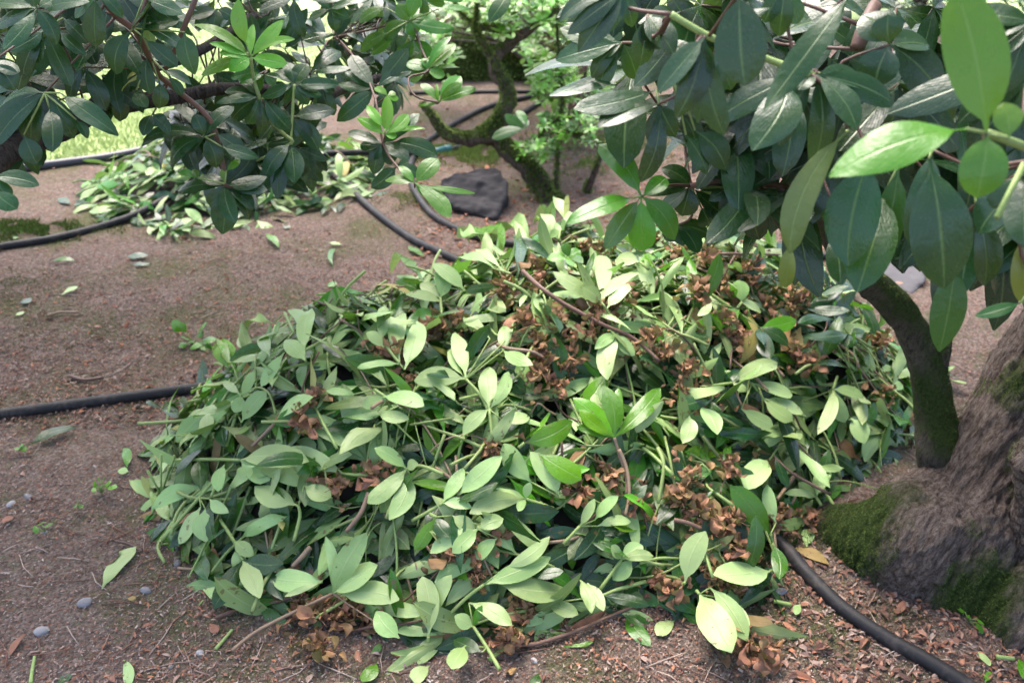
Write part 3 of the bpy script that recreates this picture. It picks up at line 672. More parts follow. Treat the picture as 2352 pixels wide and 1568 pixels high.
# ------------------------------------------------------------------ twigs among the clippings
def twig(r, pts, rad, g, label, lift=.05, name='twig'):
    s = Acc(); P3 = [on_heap(*R(r, *q), lift) for q in pts]
    tube(s, P3, [rad * (1 - .35 * i / len(P3)) for i in range(len(P3))], 7, (.5, g, 0, 0), rough=.18, smooth_n=5)
    tag(s.build(name, M_STEM), label, 'twig', 'cut twigs and stems')
twig('E', [(1320, 390), (1440, 500), (1600, 610), (1840, 740), (2060, 840), (2230, 990)], .0062, .30, 'long reddish-brown twig lying diagonally over the top of the heap', .06)
twig('H', [(1310, 1310), (1430, 1300), (1700, 1210), (1880, 1130), (2060, 1055)], .0048, .32, 'smooth dark red twig at the front edge of the heap', .012)
twig('H', [(1095, 1410), (1250, 1280), (1450, 1080)], .0050, .88, 'straight light green cut stem on the soil at the front centre', .012)
twig('E', [(1150, 880), (1240, 910), (1390, 930), (1480, 980)], .0052, .46, 'short pale pinkish twig among the brown blossoms at the heap centre', .055)
twig('H', [(290, 300), (240, 430), (140, 560)], .0065, .42, 'knobbly greyish twig on the left front of the heap', .045)
twig('H', [(1960, 10), (2010, 130), (2030, 300), (2005, 450)], .0050, .50, 'curved tan stem running downhill below the bright green spotted sprig', .05)
twig('H', [(2220, 0), (2260, 120), (2225, 370)], .0050, .82, 'upright pale green stem right of the curved tan stem', .05)
twig('F', [(130, 870), (260, 1150), (190, 1160)], .003, .8, 'thin green stalk on the right part of the heap', .05)
twig('F', [(300, 275), (420, 275), (700, 280)], .0045, .3, 'thin straight brown twig along the back crest', .05)
twig('G', [(1440, 1130), (1550, 1090), (1650, 1050)], .0045, .25, 'flat reddish bark strip at the front left foot of the heap', .012, 'bark_strip')
twig('G', [(1760, 1045), (1900, 1010), (2030, 970)], .0050, .25, 'dark purplish twig poking out at the front left foot', .012)
twig('G', [(2070, 660), (2010, 730), (1950, 790)], .0060, .48, 'stubby light brown twig at the lower left side', .04)
twig('I', [(815, 170), (760, 250), (690, 340)], .0055, .48, 'ochre stalk leaning near the mossy trunk base', .03)
twig('I', [(0, 480), (100, 500), (180, 540)], .0055, .35, 'brown twig end above the notched whitish leaf', .04)
twig('D', [(310, 690), (400, 665), (520, 665)], .0055, .45, 'short tan twig on the shaded soil at left', .008)
twig('D', [(470, 1090), (560, 1115), (690, 1100)], .0065, .22, 'curved dark twig on the soil above the left hose', .008)
twig('D', [(1290, 1080), (1370, 1090), (1430, 1120)], .008, .2, 'knotty dark twig beside the heap above the left hose', .008)
twig('G', [(1440, 1340), (1500, 1270), (1550, 1210)], .0042, .92, 'short light green stalk piece on the soil in front of the heap', .008)
twig('G', [(205, 1567), (215, 1480), (230, 1390)], .0042, .95, 'bright yellow-green stalk at the lower left edge', .01)
twig('I', [(2150, 1390), (2270, 1405)], .0050, .9, 'stubby light green stalk at the lower right', .02)
twig('I', [(665, 1020), (785, 1045)], .0052, .9, 'short whitish-green stalk next to the pebble by the hose', .01)
twig('G', [(770, 620), (860, 640), (950, 690)], .0036, .15, 'thin dark stick on the soil left of the heap', .008)
# upright bunch of little stalks
for q in ((980, 140), (1075, 40), (1135, 120), (1170, 40)):
    pass
o = root('stalk_bunch', on_heap(*R('G', 1075, 310)), 'little bunch of upright yellow-green flower stalks at the left foot of the heap', 'stalks'); s = Acc(); b0 = on_heap(*R('G', 1075, 310), .01)
for (x, y) in ((985, 150), (1075, 45), (1130, 125), (1165, 50)):
    e = at(*R('G', x, y), depth_of(b0) - .02); tube(s, [b0, (b0 + e) / 2, e], [.003, .0026, .004], 6, (.5, .95, 0, 0))
s.build('stem', M_STEM, o)

# ------------------------------------------------------------------ single leaves lying on the soil
LEAVES = [('G', (680, 940), (905, 655), 125, 'p', 'single pale leaf with a notch lying alone on the soil at left', True),
 ('D', (195, 1550), (500, 1430), 95, 'd', 'single dark green leaf on the soil below the left hose'),
 ('G', (860, 160), (785, 150), 60, 'p', 'small pale leaf flat on the soil above the notched leaf'),
 ('G', (845, 150), (825, 0), 60, 'g', 'small green leaf standing on the soil above the notched leaf'),
 ('D', (330, 330), (500, 320), 40, 'g', 'narrow green leaf on the shaded soil under the bush'),
 ('D', (835, 290), (990, 285), 70, 'd', 'dark green leaf on the shaded soil near the bush tips'),
 ('D', (880, 345), (1000, 345), 45, 'd', 'second dark leaf just below another on the shaded soil'),
 ('D', (410, 550), (520, 490), 50, 'p', 'pale curled leaf on the shaded soil at left'),
 ('D', (130, 600), (215, 580), 80, 'd', 'bluish round leaf on the mossy soil at the left edge'),
 ('D', (100, 690), (160, 660), 40, 'p', 'tiny pale leaf on the shaded soil at the left edge'),
 ('D', (2190, 200), (2275, 215), 40, 'p', 'small pale leaf on the bare soil behind the heap'),
 ('D', (2225, 370), (2235, 240), 35, 'g', 'green sliver of leaf on the bare soil behind the heap'),
 ('D', (2190, 470), (2240, 490), 60, 'g', 'green leaf scrap on the bare soil left of the crest'),
 ('D', (1770, 140), (1860, 230), 50, 'g', 'green leaf scrap on the soil below the hanging whorl'),
 ('D', (1880, 90), (1935, 100), 40, 'd', 'dark leaf scrap on the soil near the smaller heap'),
 ('E', (560, 215), (660, 290), 60, 'g', 'green leaf on the soil between the hose and the crest'),
 ('H', (805, 1230), (620, 1440), 125, 'p', 'pale spoon-shaped leaf on the soil at the front'),
 ('H', (700, 1450), (590, 1560), 110, 'p', 'pale curled leaf with brown scraps at the bottom edge'),
 ('H', (345, 1430), (250, 1560), 100, 'g', 'bright green leaf on the soil at the bottom edge'),
 ('H', (300, 1370), (375, 1310), 50, 'g', 'small grass-green leaf on the soil below the heap'),
 ('H', (2010, 1100), (2170, 1320), 115, 'g', 'deep green leaf lying on the soil at the front right'),
 ('H', (2335, 1150), (2215, 1250), 100, 'p', 'pale leaf on the soil left of the three ribbed leaves'),
 ('H', (1430, 1500), (1390, 1610), 70, 'd', 'bluish dark leaf tip at the very bottom edge'),
 ('H', (1590, 1320), (1790, 1290), 30, 'g', 'narrow green leaf strip below the dark red twig'),
 ('G', (825, 1410), (865, 1600), 70, 'p', 'dull pale leaf at the bottom edge left of the centre'),
 ('G', (380, 1600), (480, 1500), 80, 'd', 'green leaf half out of the picture at the lower left'),
 ('G', (1315, 880), (1410, 830), 80, 'g', 'green leaf scrap on the soil near the glossy dark whorl'),
 ('I', (600, 600), (250, 585), 75, 'b', 'brown dead leaf lying over the pale leaves at the front right'),
 ('I', (775, 660), (1035, 775), 85, 'o', 'red-brown leaf with yellow edges beside the hose end'),
 ('I', (885, 660), (885, 540), 85, 'p', 'small oval pale leaf on the moss near the trunk'),
 ('I', (2020, 1350), (2110, 1450), 50, 'p', 'pale leaf fragment on the litter at the lower right'),
 ('I', (2300, 1400), (2335, 1540), 70, 'g', 'green leaf at the lower right corner'),
 ('I', (2250, 1080), (2330, 1130), 60, 'd', 'small dark leaf at the right edge on the litter'),
 ('I', (840, 1040), (810, 1110), 50, 'p', 'pale leaf scrap beside the short whitish-green stalk'),
 ('I', (2075, 1560), (2110, 1490), 40, 'g', 'green leaf scrap next to the hose at the lower right'),
 ('I', (1480, 1110), (1540, 1020), 50, 'b', 'tan curled leaf on the litter below the trunk'),
 ('G', (60, 1400), (165, 1240), 45, 'b', 'long orange-brown bud scale at the lower left'),
 ('G', (0, 500), (90, 460), 60, 'b', 'brown lobed dry leaf at the left edge'),
 ('G', (850, 1000), (905, 1005), 35, 'o', 'yellow and red bud scale on the soil below the notched leaf'),
 ('G', (1400, 1170), (1450, 1230), 60, 'b', 'brown leaf scrap on the soil below the bark strip'),
]
for e in LEAVES:
    r, b, tp, wd, face, lab = e[:6]
    b3 = on_heap(*R(r, *b), .004); t3 = on_heap(*R(r, *tp), .004 + U(0, .008)); a = Acc()
    nn = Vector((U(-.25, .25), U(-.3, .1), 1)) * (-1 if face == 'p' else 1)
    leaf(a, b3, t3, nn, wd * KP * depth_of(b3) / FPX * 1.05, tnt(face), bow=U(.02, .09) * (-1 if face == 'p' else 1), n=9, notch=len(e) > 6, prof=.8)
    tag(a.build('fallen_leaf', M_LEAF), lab, 'leaf', 'single leaves on the soil')

# ------------------------------------------------------------------ litter: wood chips, bud scales (countless)
def litter(count, region, name, lab, smin, smax, tfun, pxr=None, dens=None):
    a = Acc(); n = 0
    while n < count:
        px, py = U(region[0], region[2]), region[1] + (region[3] - region[1]) * random.random() ** .8
        p = gp(px, py)
        if p.y > 7: continue
        if dens and random.random() > dens(px, py, p): continue
        n += 1
        z = gz(p.x, p.y) if heap_h(p.x, p.y) < .01 else 0.002
        L = U(smin, smax) * (1 + .8 * (random.random() < .06)); wd = L * U(.18, .5); an = U(0, pi)
        d = Vector((cos(an), sin(an), U(-.25, .25))) * L * .5; s = Vector((-sin(an), cos(an), U(-.3, .3))) * wd * .5
        th = Vector((0, 0, wd * U(.15, .35))); c = Vector((p.x, p.y, z + U(.001, .006)))
        o = len(a.v); tt = (U(0, 1), tfun(), 0, 0)
        if name == 'wood_chips':
            k = U(.2, 1)
            a.v += [c - d - s * k, c + d * .9 - s, c + d + s * k, c - d * .9 + s, c - d * .8 - s * k * .6 + th, c + d * .7 - s * .7 + th, c + d * .8 + s * k * .7 + th, c - d * .7 + s * .7 + th]
            a.uv += [(0, 0)] * 8; a.t += [tt] * 8
            a.f += [(o + 4, o + 5, o + 6, o + 7), (o, o + 1, o + 5, o + 4), (o + 1, o + 2, o + 6, o + 5), (o + 2, o + 3, o + 7, o + 6), (o + 3, o, o + 4, o + 7)]
        else:                                # curled lens-shaped scales and small dry leaves
            cu = Vector((0, 0, L * U(-.05, .28))); fo = Vector((0, 0, wd * U(0, .7))); m1_, m2_ = U(-.5, -.2), U(.2, .6)
            c = c + Vector((0, 0, max(0, -cu.z)))
            a.v += [c - d, c + d * m1_ + cu, c + d * m2_ + cu * .8, c + d * 1.1,
                    c + d * m1_ - s * U(.7, 1.2) + cu * .6 + fo, c + d * m2_ - s * U(.5, 1.1) + cu * .6 + fo, c + d * m1_ + s * U(.7, 1.2) + cu * .6 + fo, c + d * m2_ + s * U(.5, 1.1) + cu * .6 + fo * U(-.5, 1)]
            a.uv += [(0, 0)] * 8; a.t += [tt] * 8
            a.f += [(o, o + 4, o + 1), (o, o + 1, o + 6), (o + 4, o + 5, o + 2, o + 1), (o + 1, o + 2, o + 7, o + 6), (o + 5, o + 3, o + 2), (o + 2, o + 3, o + 7)]
    return tag(a.build(name, M_CHIP, smooth=False), lab, kind='stuff')
litter(42000, (-150, 420, 2500, 1650), 'wood_chips', 'fine brown and tan wood chip mulch over the soil', .0022, .0068, lambda: random.choice((U(0, .3), U(.5, .75), U(.55, .8), U(.1, .3), U(.7, 1))))
litter(5200, (-150, 200, 2500, 1650), 'bud_scales', 'orange-brown dry bud scales and petals scattered over the soil', .007, .015, lambda: random.choice((U(.12, .3), U(.3, .48), U(.55, .7))),
       dens=lambda px, py, p: .12 + .88 * max(0, noise.noise(Vector((p.x * 2.2, p.y * 2.2, 9))) * 1.6))
litter(1700, (1750, 1180, 2500, 1650), 'dry_leaf_litter', 'thick reddish-brown dry leaf litter around the trunk and the hose', .010, .024, lambda: random.choice((U(.02, .25), U(.2, .48), U(.5, .7))),
       dens=lambda px, py, p: 1 if px + (1568 - py) * .4 > 1800 else .25)
litter(1500, (950, 260, 2300, 620), 'dry_leaf_litter', 'reddish-brown dry leaf litter behind the heap', .014, .034, lambda: U(.15, .5))
# dry flat leaves
# ------------------------------------------------------------------ moss cushions on the soil
def moss_blades(a, p, nrm, h, g):
    d = (nrm + Vector((U(-1, 1), U(-1, 1), U(-1, 1))) * .55).normalized() * h * U(.5, 1.2); s = d.orthogonal().normalized() * h * .14
    o = len(a.v); a.v += [p - s, p + s, p + d]; a.uv += [(0, 0)] * 3; a.t += [(U(0, 1), max(0, min(1, g + U(-.35, .35))), 0, 0)] * 3; a.f.append((o, o + 1, o + 2))
def ground_moss(px, py, rx, ry, n, lab, g=.4, h=.007, hgt=.012):
    a = Acc(); c = gp(px, py)
    for _ in range(n):
        x = random.gauss(0, .5); y = random.gauss(0, .5)
        if x * x + y * y > 1.2: continue
        q = Vector((c.x + x * rx, c.y + y * ry, 0))
        if noise.noise(q * 11) < -.12: continue
        q.z = gz(q.x, q.y) + hgt * max(0, 1 - x * x - y * y) * U(.6, 1)
        moss_blades(a, q, Vector((0, 0, 1)), h, g)
    tag(a.build('moss', M_MOSS, smooth=False), lab, kind='stuff')
litter(8000, (-200, 520, 900, 980), 'leaf_crumbs', 'dark and rusty leaf crumbs on the shaded soil under the bush', .006, .017, lambda: random.choice((U(0, .2), U(.1, .35), U(.3, .48), U(.55, .7))))
sk = Acc()
for _ in range(650):
    px, py = U(-100, 2450), U(430, 1620); p = gp(px, py)
    if heap_h(p.x, p.y) > .01 or p.y > 6: continue
    an = U(0, 6.28); l_ = U(.012, .05); z = gz(p.x, p.y) + .004; e = Vector((cos(an), sin(an), 0)) * l_; q = Vector((p.x, p.y, z)); k = Vector((-sin(an), cos(an), U(0, .5))) * l_ * U(-.2, .2)
    tube(sk, [q - e, q + k, q + e], [.0011, .0014, .0008], 4, (U(0, 1), random.choice((.08, .25, .6, .8)), 0, 0))
tag(sk.build('broken_twiglets', M_CHIP), 'tiny broken twigs and needles strewn over the soil', kind='stuff')
litter(3600, (950, 240, 2352, 660), 'leaf_crumbs', 'brown and tan leaf crumbs round the dark stone and the shrub foot', .010, .032, lambda: U(.05, .6))
for m_ in [(30, 530, .45, .13, 8000, 'low green moss above the hose at the left edge', .45, .014), (30, 660, .2, .2, 2600, 'moss film on the shaded soil at left'), (260, 780, .5, .3, 3500, 'thin dark moss on the soil under the bush'),
           (1110, 350, .42, .25, 9000, 'yellow-green moss around the dark stone', .9, .020), (960, 460, .2, .15, 1500, 'small moss patch left of the dark stone', .7, .014),
           (2330, 1330, .30, .16, 5200, 'moss carpet below the trunk roots', .3), (2140, 1400, .2, .08, 2500, 'moss cushion in front of the trunk', .3), (1420, 330, .6, .4, 6000, 'moss on the soil around the mossy shrub', .7, .018),
           (1900, 1250, .12, .10, 1500, 'moss around the spreading root by the heap', .3), (2120, 1390, .22, .08, 1400, 'thin moss along the litter at the right', .3),
           (1340, 395, .12, .08, 1800, 'round bright moss cushion behind the heap', .75, .014, .07)]:
    ground_moss(*m_)

# ------------------------------------------------------------------ hoses
def hose(name, px, rad, m, lab, cat, lift=None, ext=None):
    pts = [gp(x, y, rad * .9) for x, y in px]
    for i, p in enumerate(pts):
        pts[i] = Vector((p.x, p.y, gz(p.x, p.y) + rad * .7 + (lift[i] if lift else 0)))
    s = Acc(); tube(s, pts, [rad] * len(pts), 14, (.5, .5, 0, 0), smooth_n=8)
    return tag(s.build(name, m), lab, cat, 'black irrigation hoses' if m is M_HOSE else None)
hose('hose', [(-300, 985), (0, 948), (200, 922), (470, 885), (700, 860), (1000, 900), (1300, 1000), (1600, 1130), (1780, 1240), (1850, 1310), (1930, 1385), (2030, 1455), (2130, 1515), (2230, 1580), (2400, 1700)], .0165, M_HOSE,
     'thick black hose under the big heap, from left edge to lower right corner', 'hose')
hose('hose', [(-300, 610), (0, 566), (150, 537), (300, 500), (430, 456), (560, 425), (700, 402), (850, 379), (940, 362), (985, 352)], .0165, M_HOSE, 'black hose running from the left edge over the small heap to the coupling', 'hose', lift=[0, 0, 0, .01, .05, .09, .10, .07, .02, 0])
hose('hose', [(1030, 344), (1085, 328), (1130, 300), (1190, 265), (1260, 225), (1330, 205), (1420, 190)], .0165, M_HOSE, 'dark grey hose continuing from the teal coupling up behind the mossy limb', 'hose')
hose('hose', [(760, 395), (805, 437), (865, 490), (945, 545), (1025, 585), (1150, 640), (1300, 690)], .0165, M_HOSE, 'black hose curving into the heap in front of the dark stone', 'hose')
hose('hose', [(1290, 208), (1210, 224), (1130, 243), (1060, 272), (985, 320), (950, 360), (943, 400), (955, 445), (1000, 498), (1080, 535), (1160, 552), (1260, 560), (1450, 572), (1650, 582), (1850, 585), (1980, 580), (2120, 570), (2352, 560), (2600, 556)], .0165, M_HOSE,
     'long black hose looping round the dark stone and on behind the heap', 'hose')
hose('hose', [(940, 214), (1080, 211), (1270, 212), (1400, 218)], .0165, M_HOSE, 'straight black hose farthest back below the mossy mound', 'hose')
hose('lawn_edging', [(-400, 450), (0, 392), (150, 374), (270, 355), (400, 328)], .022, M_EDGE, 'grey-black plastic edging between lawn and soil', 'lawn edging')
c0, c1 = gp(982, 353, .016), gp(1034, 342, .016)
co = root('hose_coupling', (c0 + c1) / 2, 'teal plastic coupling joining two hose ends behind the dark stone', 'coupling')
s = Acc(); dd = (c1 - c0)
tube(s, [c0 + dd * .15, c0 + dd * .85], [.021] * 2, 12); s.build('sleeve', M_TEAL, co)
for q in (0, .72):
    s = Acc(); tube(s, [c0 + dd * q, c0 + dd * (q + .28)], [.0245] * 2, 8); s.build('collar', M_TEAL, co)

# ------------------------------------------------------------------ stones, pebbles
def remesh_mod(o, vox, disp=0.0, ns=.08, seed=0):
    md = o.modifiers.new('remesh', 'REMESH'); md.mode = 'VOXEL'; md.voxel_size = vox; md.use_smooth_shade = True
    if disp:
        tx = bpy.data.textures.new('clouds', 'CLOUDS'); tx.noise_scale = ns; tx.noise_depth = 3
        d = o.modifiers.new('displace', 'DISPLACE'); d.texture = tx; d.strength = disp; d.mid_level = .5; d.texture_coords = 'GLOBAL'
def hull_stone(pts, name, m, lab, cat, disp=.03, vox=.012, ns=.1):
    bm = bmesh.new()
    for p in pts: bm.verts.new(p)
    bmesh.ops.convex_hull(bm, input=bm.verts)
    for v in [v for v in bm.verts if not v.link_faces]: bm.verts.remove(v)
    bmesh.ops.recalc_face_normals(bm, faces=bm.faces)
    me = bpy.data.meshes.new(name); bm.to_mesh(me); bm.free(); me.materials.append(m)
    o = bpy.data.objects.new(name, me); COL.objects.link(o); remesh_mod(o, vox, disp, ns)
    return tag(o, lab, cat)
out = [(765, 1195), (850, 1180), (1000, 1118), (1110, 1118), (1175, 1140), (1225, 1210), (1220, 1290), (1195, 1340), (1135, 1470), (1060, 1445), (870, 1385), (800, 1330)]
pts = []
base_p = gp(*R('B', 1130, 1475)); dd0 = depth_of(base_p)
for x, y in out:
    f = (1475 - y) / 360
    p = at(*R('B', x, y), dd0 + .17 * f); pts.append(p); q = p + Vector((0, .06, -.14)); pts.append(Vector((q.x, q.y, max(-.05, q.z))))
hull_stone(pts, 'stone', M_SLATE, 'dark charcoal flat-faced stone inside the hose loop', 'stone', .045, .009, .07)
out = [(1350, 330), (1390, 240), (1420, 230), (1560, 300), (1690, 400), (1700, 430), (1640, 500), (1590, 545), (1500, 510), (1430, 470), (1350, 430)]
pts = []; base_p = gp(*R('F', 1590, 548)); dd0 = depth_of(base_p)
for x, y in out:
    f = (548 - y) / 330
    p = at(*R('F', x, y), dd0 + .24 * f); pts.append(p); pts.append(Vector((p.x * .99, p.y + .02, -.04)))
hull_stone(pts, 'stone', M_GREY, 'light grey slab stone behind the forked mossy limb', 'stone', .012, .012, .09)
def pebble(r, x, y, sz, g, lab):
    p = gp(*R(r, x, y)); bm = bmesh.new(); bmesh.ops.create_icosphere(bm, subdivisions=3, radius=1)
    sz *= .68
    sx, sy, szz = sz * U(.9, 1.25), sz * U(.7, .85), sz * U(.5, .65)
    for v in bm.verts:
        k = 1 + .16 * noise.noise(v.co * 1.3 + Vector((x, y, 0))); v.co = Vector((v.co.x * sx, v.co.y * sy, v.co.z * szz)) * k
    me = bpy.data.meshes.new('pebble'); bm.to_mesh(me); bm.free(); me.materials.append(M_PEB)
    at2 = me.attributes.new('tint', 'FLOAT_COLOR', 'POINT'); at2.data.foreach_set('color', [c for _ in me.vertices for c in (.5, g, 0, 0)])
    for q in me.polygons: q.use_smooth = True
    o = bpy.data.objects.new('pebble', me); COL.objects.link(o); o.location = (p.x, p.y, gz(p.x, p.y) + szz * .25); o.rotation_euler = (0, 0, U(0, 3))
    tag(o, lab, 'pebble', 'pebbles on the soil')
for q in [('G', 72, 372, .018, .85, 'pale grey round pebble at the left edge'), ('G', 185, 320, .018, .5, 'bluish-grey pebble above the pale one at the left edge'), ('G', 570, 1040, .024, .6, 'smooth blue-grey oval pebble on the soil at the lower left'),
          ('G', 970, 950, .017, .55, 'grey pebble below the notched leaf'), ('G', 1185, 770, .019, .2, 'brownish pebble close to the left foot of the heap'), ('G', 1345, 690, .022, .05, 'dark brown pebble under the heap edge'),
          ('G', 280, 1230, .023, .75, 'long flat grey stone chip at the lower left'), ('G', 1335, 1375, .014, .95, 'small whitish pebble below the bark strip'), ('I', 712, 960, .021, .8, 'light grey pebble beside the hose at the front right'),
          ('G', 300, 560, .010, .6, 'tiny grey pebble beside the two-leaved seedling'), ('G', 1145, 1470, .009, .9, 'tiny whitish pebble at the bottom edge'), ('G', 1500, 800, .02, .5, 'bluish pebble half under the glossy dark whorl'),
          ('H', 1395, 1420, .011, .95, 'small white pebble in front of the light green cut stem')]:
    pebble(*q)

# ------------------------------------------------------------------ seedlings
def seedling(r, cx, cy, leaves, lab, g=.7, wd=.9):
    b = gp(*R(r, cx, cy)); o = root('seedling', b, lab, 'seedling'); a = Acc(); s = Acc()
    for (x, y, w_) in leaves:
        e = at(*R(r, x, y), depth_of(b) - U(.02, .05)); c = b + (e - b) * .45 + Vector((0, 0, .012))
        tube(s, [b, c], [.0014, .001], 5, (.5, .85, 0, 0))
        leaf(a, c, e, Vector((U(-.3, .3), U(-.5, 0), 1)), w_ * KP * depth_of(b) / FPX, (U(.3, .8), g, 0, 0), bow=.05, fold=.05, n=6, prof=.5)
    a.build('foliage', M_LEAF, o); s.build('stem', M_STEM, o)
seedling('D', 1290, 880, [(1150, 720, 110), (1210, 830, 90), (1195, 900, 60), (1380, 730, 60), (1360, 800, 60), (1440, 850, 80), (1330, 900, 90), (1400, 920, 80), (1270, 870, 50), (1200, 740, 80)], 'weed seedling with rounded green leaves on the soil left of the heap')
seedling('G', 680, 300, [(620, 240, 50), (700, 190, 60), (660, 200, 50), (780, 265, 50), (740, 230, 60), (610, 290, 50), (690, 250, 60), (650, 260, 50)], 'frilly yellow-green weed on the soil at left', .9)
seedling('G', 300, 560, [(220, 555, 70), (270, 500, 60), (345, 510, 60)], 'two-leaved seedling on the soil at the left edge')
seedling('G', 525, 400, [(500, 400, 30), (530, 350, 40), (550, 400, 30)], 'tiny green seedling above the notched leaf')
seedling('G', 130, 20, [(110, 15, 40), (150, -10, 40), (175, 20, 40)], 'clover-like seedling at the left edge near the hose')
seedling('D', 150, 190, [(90, 170, 30), (140, 120, 30), (150, 215, 30)], 'tiny seedling in the moss over the far left hose')
seedling('I', 1960, 1150, [(1900, 1080, 35), (1960, 1130, 30), (2060, 1240, 35), (2070, 1180, 30), (2080, 1310, 30)], 'curled green shoot on the litter at the lower right')

# ------------------------------------------------------------------ foliage of the living shrubs
SHOOTS = []
def whorl_px(a, r, c, depth, leaves, g, L0=.125, alpha=.3, stems=None, gj=.08, bow=.05, b=0.0, jn=1.0):
    """leaves: (tip x, tip y, width [, base x, base y]); depth in metres; each leaf gets a real length"""
    if isinstance(a, str): nm = a; a = Acc(); SHOOTS.append((nm, a))
    cp = at(*R(r, *c), depth)
    for lf in leaves:
        tx, ty, wd = lf[:3]; dp = depth + U(-.015, .015)
        b0 = at(*R(r, lf[3], lf[4]), dp) if len(lf) > 3 and lf[3] is not None else cp.copy()
        gg = lf[5] if len(lf) > 5 else g; bb = lf[6] if len(lf) > 6 else b
        db = depth_of(b0); t0 = at(*R(r, tx, ty), db); lat = (t0 - b0).length
        L = max(L0 * U(.85, 1.15), lat); dz = sqrt(max(0, L * L - lat * lat)); dz = min(dz, .55 * lat) * jn
        if ty > R(r, *c)[1] and random.random() < .75 or random.random() < .35: sg = 1
        else: sg = -1
        t1 = at(*R(r, tx, ty), db + sg * dz)
        nn = (CAM - b0).normalized() * .75 + Vector((U(-.5, .5), U(-.2, .3), U(-.35, .35))) * jn + Vector((0, 0, .7))
        leaf(a, b0, t1, nn, wd * KP * db / FPX * U(1.0, 1.12), (U(0, 1), max(0, min(1, gg + U(-gj, gj))), bb, U(0, .6) * alpha), bow=U(.0, .1) + bow * .4, fold=U(.05, .26), wave=U(0, .02), n=10, twist=U(-.25, .25) * jn, prof=U(.6, .85))
        if stems is not None and (b0 - cp).length > .004: tube(stems, [cp, b0], [.002, .0014], 5, (.5, .8, 0, 0))
    return cp
def whorl3(a, c, axis, n, L, g, droop=(.1, .7), bb=0.0, gj=.1):
    axis = axis.normalized(); e1 = axis.orthogonal().normalized(); e2 = axis.cross(e1); ph = U(0, 6)
    for k in range(n):
        an = ph + (k + U(-.25, .25)) / n * 2 * pi * 1.0; dr = U(*droop)
        d = (e1 * cos(an) + e2 * sin(an)) * cos(dr) - Vector((0, 0, 1)) * sin(dr) * .9 + axis * .15
        d.normalize(); l = L * U(.7, 1.1)
        nn = axis * .8 + Vector((0, 0, .5)) + Vector((U(-.3, .3), U(-.3, .3), 0))
        leaf(a, c, c + d * l, nn, l * U(.30, .38), (U(0, 1), max(0, min(1, g + U(-gj, gj))), bb, U(0, .3)), bow=U(.02, .12), fold=U(.05, .25), wave=U(0, .02), n=8, twist=U(-.3, .3))
def twigs_to(s, centers, skel, rad=.0028, g=.6, maxd=9):
    for c in centers:
        q = min(skel, key=lambda e: (e - c).length)
        if (q - c).length > maxd: continue
        m_ = (q + c) / 2 + Vector((U(-.02, .02), U(0, .03), U(-.03, .01)))
        tube(s, [c, m_, q], [rad, rad * 1.2, rad * 1.6], 6, (.5, g, 0, 0), smooth_n=3)
def densify(pts, k=6):
    o = []
    for i in range(len(pts) - 1):
        for j in range(k): o.append(pts[i].lerp(pts[i + 1], j / k))
    return o + [pts[-1]]

# ---- left rhododendron bush
LB = root('rhododendron_bush', (-2.3, 2.6, 0), 'dark green rhododendron bush whose branches hang in from the upper left over the soil', 'bush')
a = Acc(); new = 'new_shoot'; st = tw = Acc(); CL = []
def WL(c, d, lv, g=.22, acc=None, L0=.125, reg='A', **kw):
    kw.setdefault('jn', .55)
    CL.append(whorl_px(acc if acc is not None else a, reg, c, d, lv, g, L0, stems=st, **kw))
WL((245, 55), 1.30, [(-60, 20, 120), (595, 15, 125, 260, 80), (60, 270, 140), (-40, 190, 120), (20, 330, 110), (380, 300, 110), (200, -90, 110), (420, -60, 100)], .26)
WL((295, 200), 1.42, [(150, 525, 115), (475, 580, 125), (570, 370, 95, 400, 210), (585, 290, 100, 420, 120), (120, 600, 110), (250, 420, 110), (60, 340, 110)], .2)
WL((650, -60), 1.38, [(640, 315, 135, 640, -20), (780, 70, 90), (500, 120, 110), (820, 120, 80)], .3)
WL((885, 190), 1.5, [(775, 498, 155, 870, 210), (1265, 360, 115, 930, 155), (1185, 445, 105, 965, 255), (1300, 498, 130, 1230, 215), (1225, 95, 120, 960, -10), (1060, 120, 90), (1200, 130, 100), (740, 100, 80)], .3)
WL((1000, 380), 1.6, [(1000, 625, 115, 985, 370), (1275, 565, 75, 1090, 470), (1060, 725, 95, 1060, 540), (1215, 635, 65, 1130, 510), (940, 600, 80), (980, 720, 90, 910, 600)], .28)
CL.append(whorl_px(new, 'A', (985, 500), 1.62, [(815, 610, 85)], .6, .08, b=.42)); CL.append(whorl_px(new, 'A', (930, 480), 1.65, [(850, 525, 60)], .6, .06, b=.5))
WL((300, 620), 1.45, [(215, 985, 155, 260, 640), (350, 1015, 125, 330, 720), (495, 925, 125, 340, 620), (790, 905, 155, 400, 620), (-60, 900, 130), (245, 1095, 140, 160, 900), (-50, 980, 130), (10, 700, 110), (585, 925, 65, 510, 800)], .2)
WL((560, 450), 1.6, [(705, 740, 115), (480, 690, 100), (640, 430, 110, 560, 300)], .12)
WL((790, 600), 1.7, [(800, 810, 105), (680, 500, 80), (930, 720, 90)], .15)
WL((1020, 760), 1.7, [(955, 905, 90), (1090, 830, 100), (1130, 900, 90)], .16)
WL((1670, 385), 1.85, [(1290, 165, 85), (1590, -5, 95, 1650, 310), (1885, 135, 95), (1965, 262, 60), (1915, 425, 100), (1530, 475, 110), (1495, 238, 50, 1650, 350), (1465, 355, 80), (1345, 500, 95), (1690, 165, 60), (1400, 290, 70)], .88, new, .12, gj=.07)
WL((1760, 500), 1.88, [(1880, 525, 45), (1600, 560, 80), (1700, 620, 90), (1540, 520, 80), (1840, 560, 80)], .5)
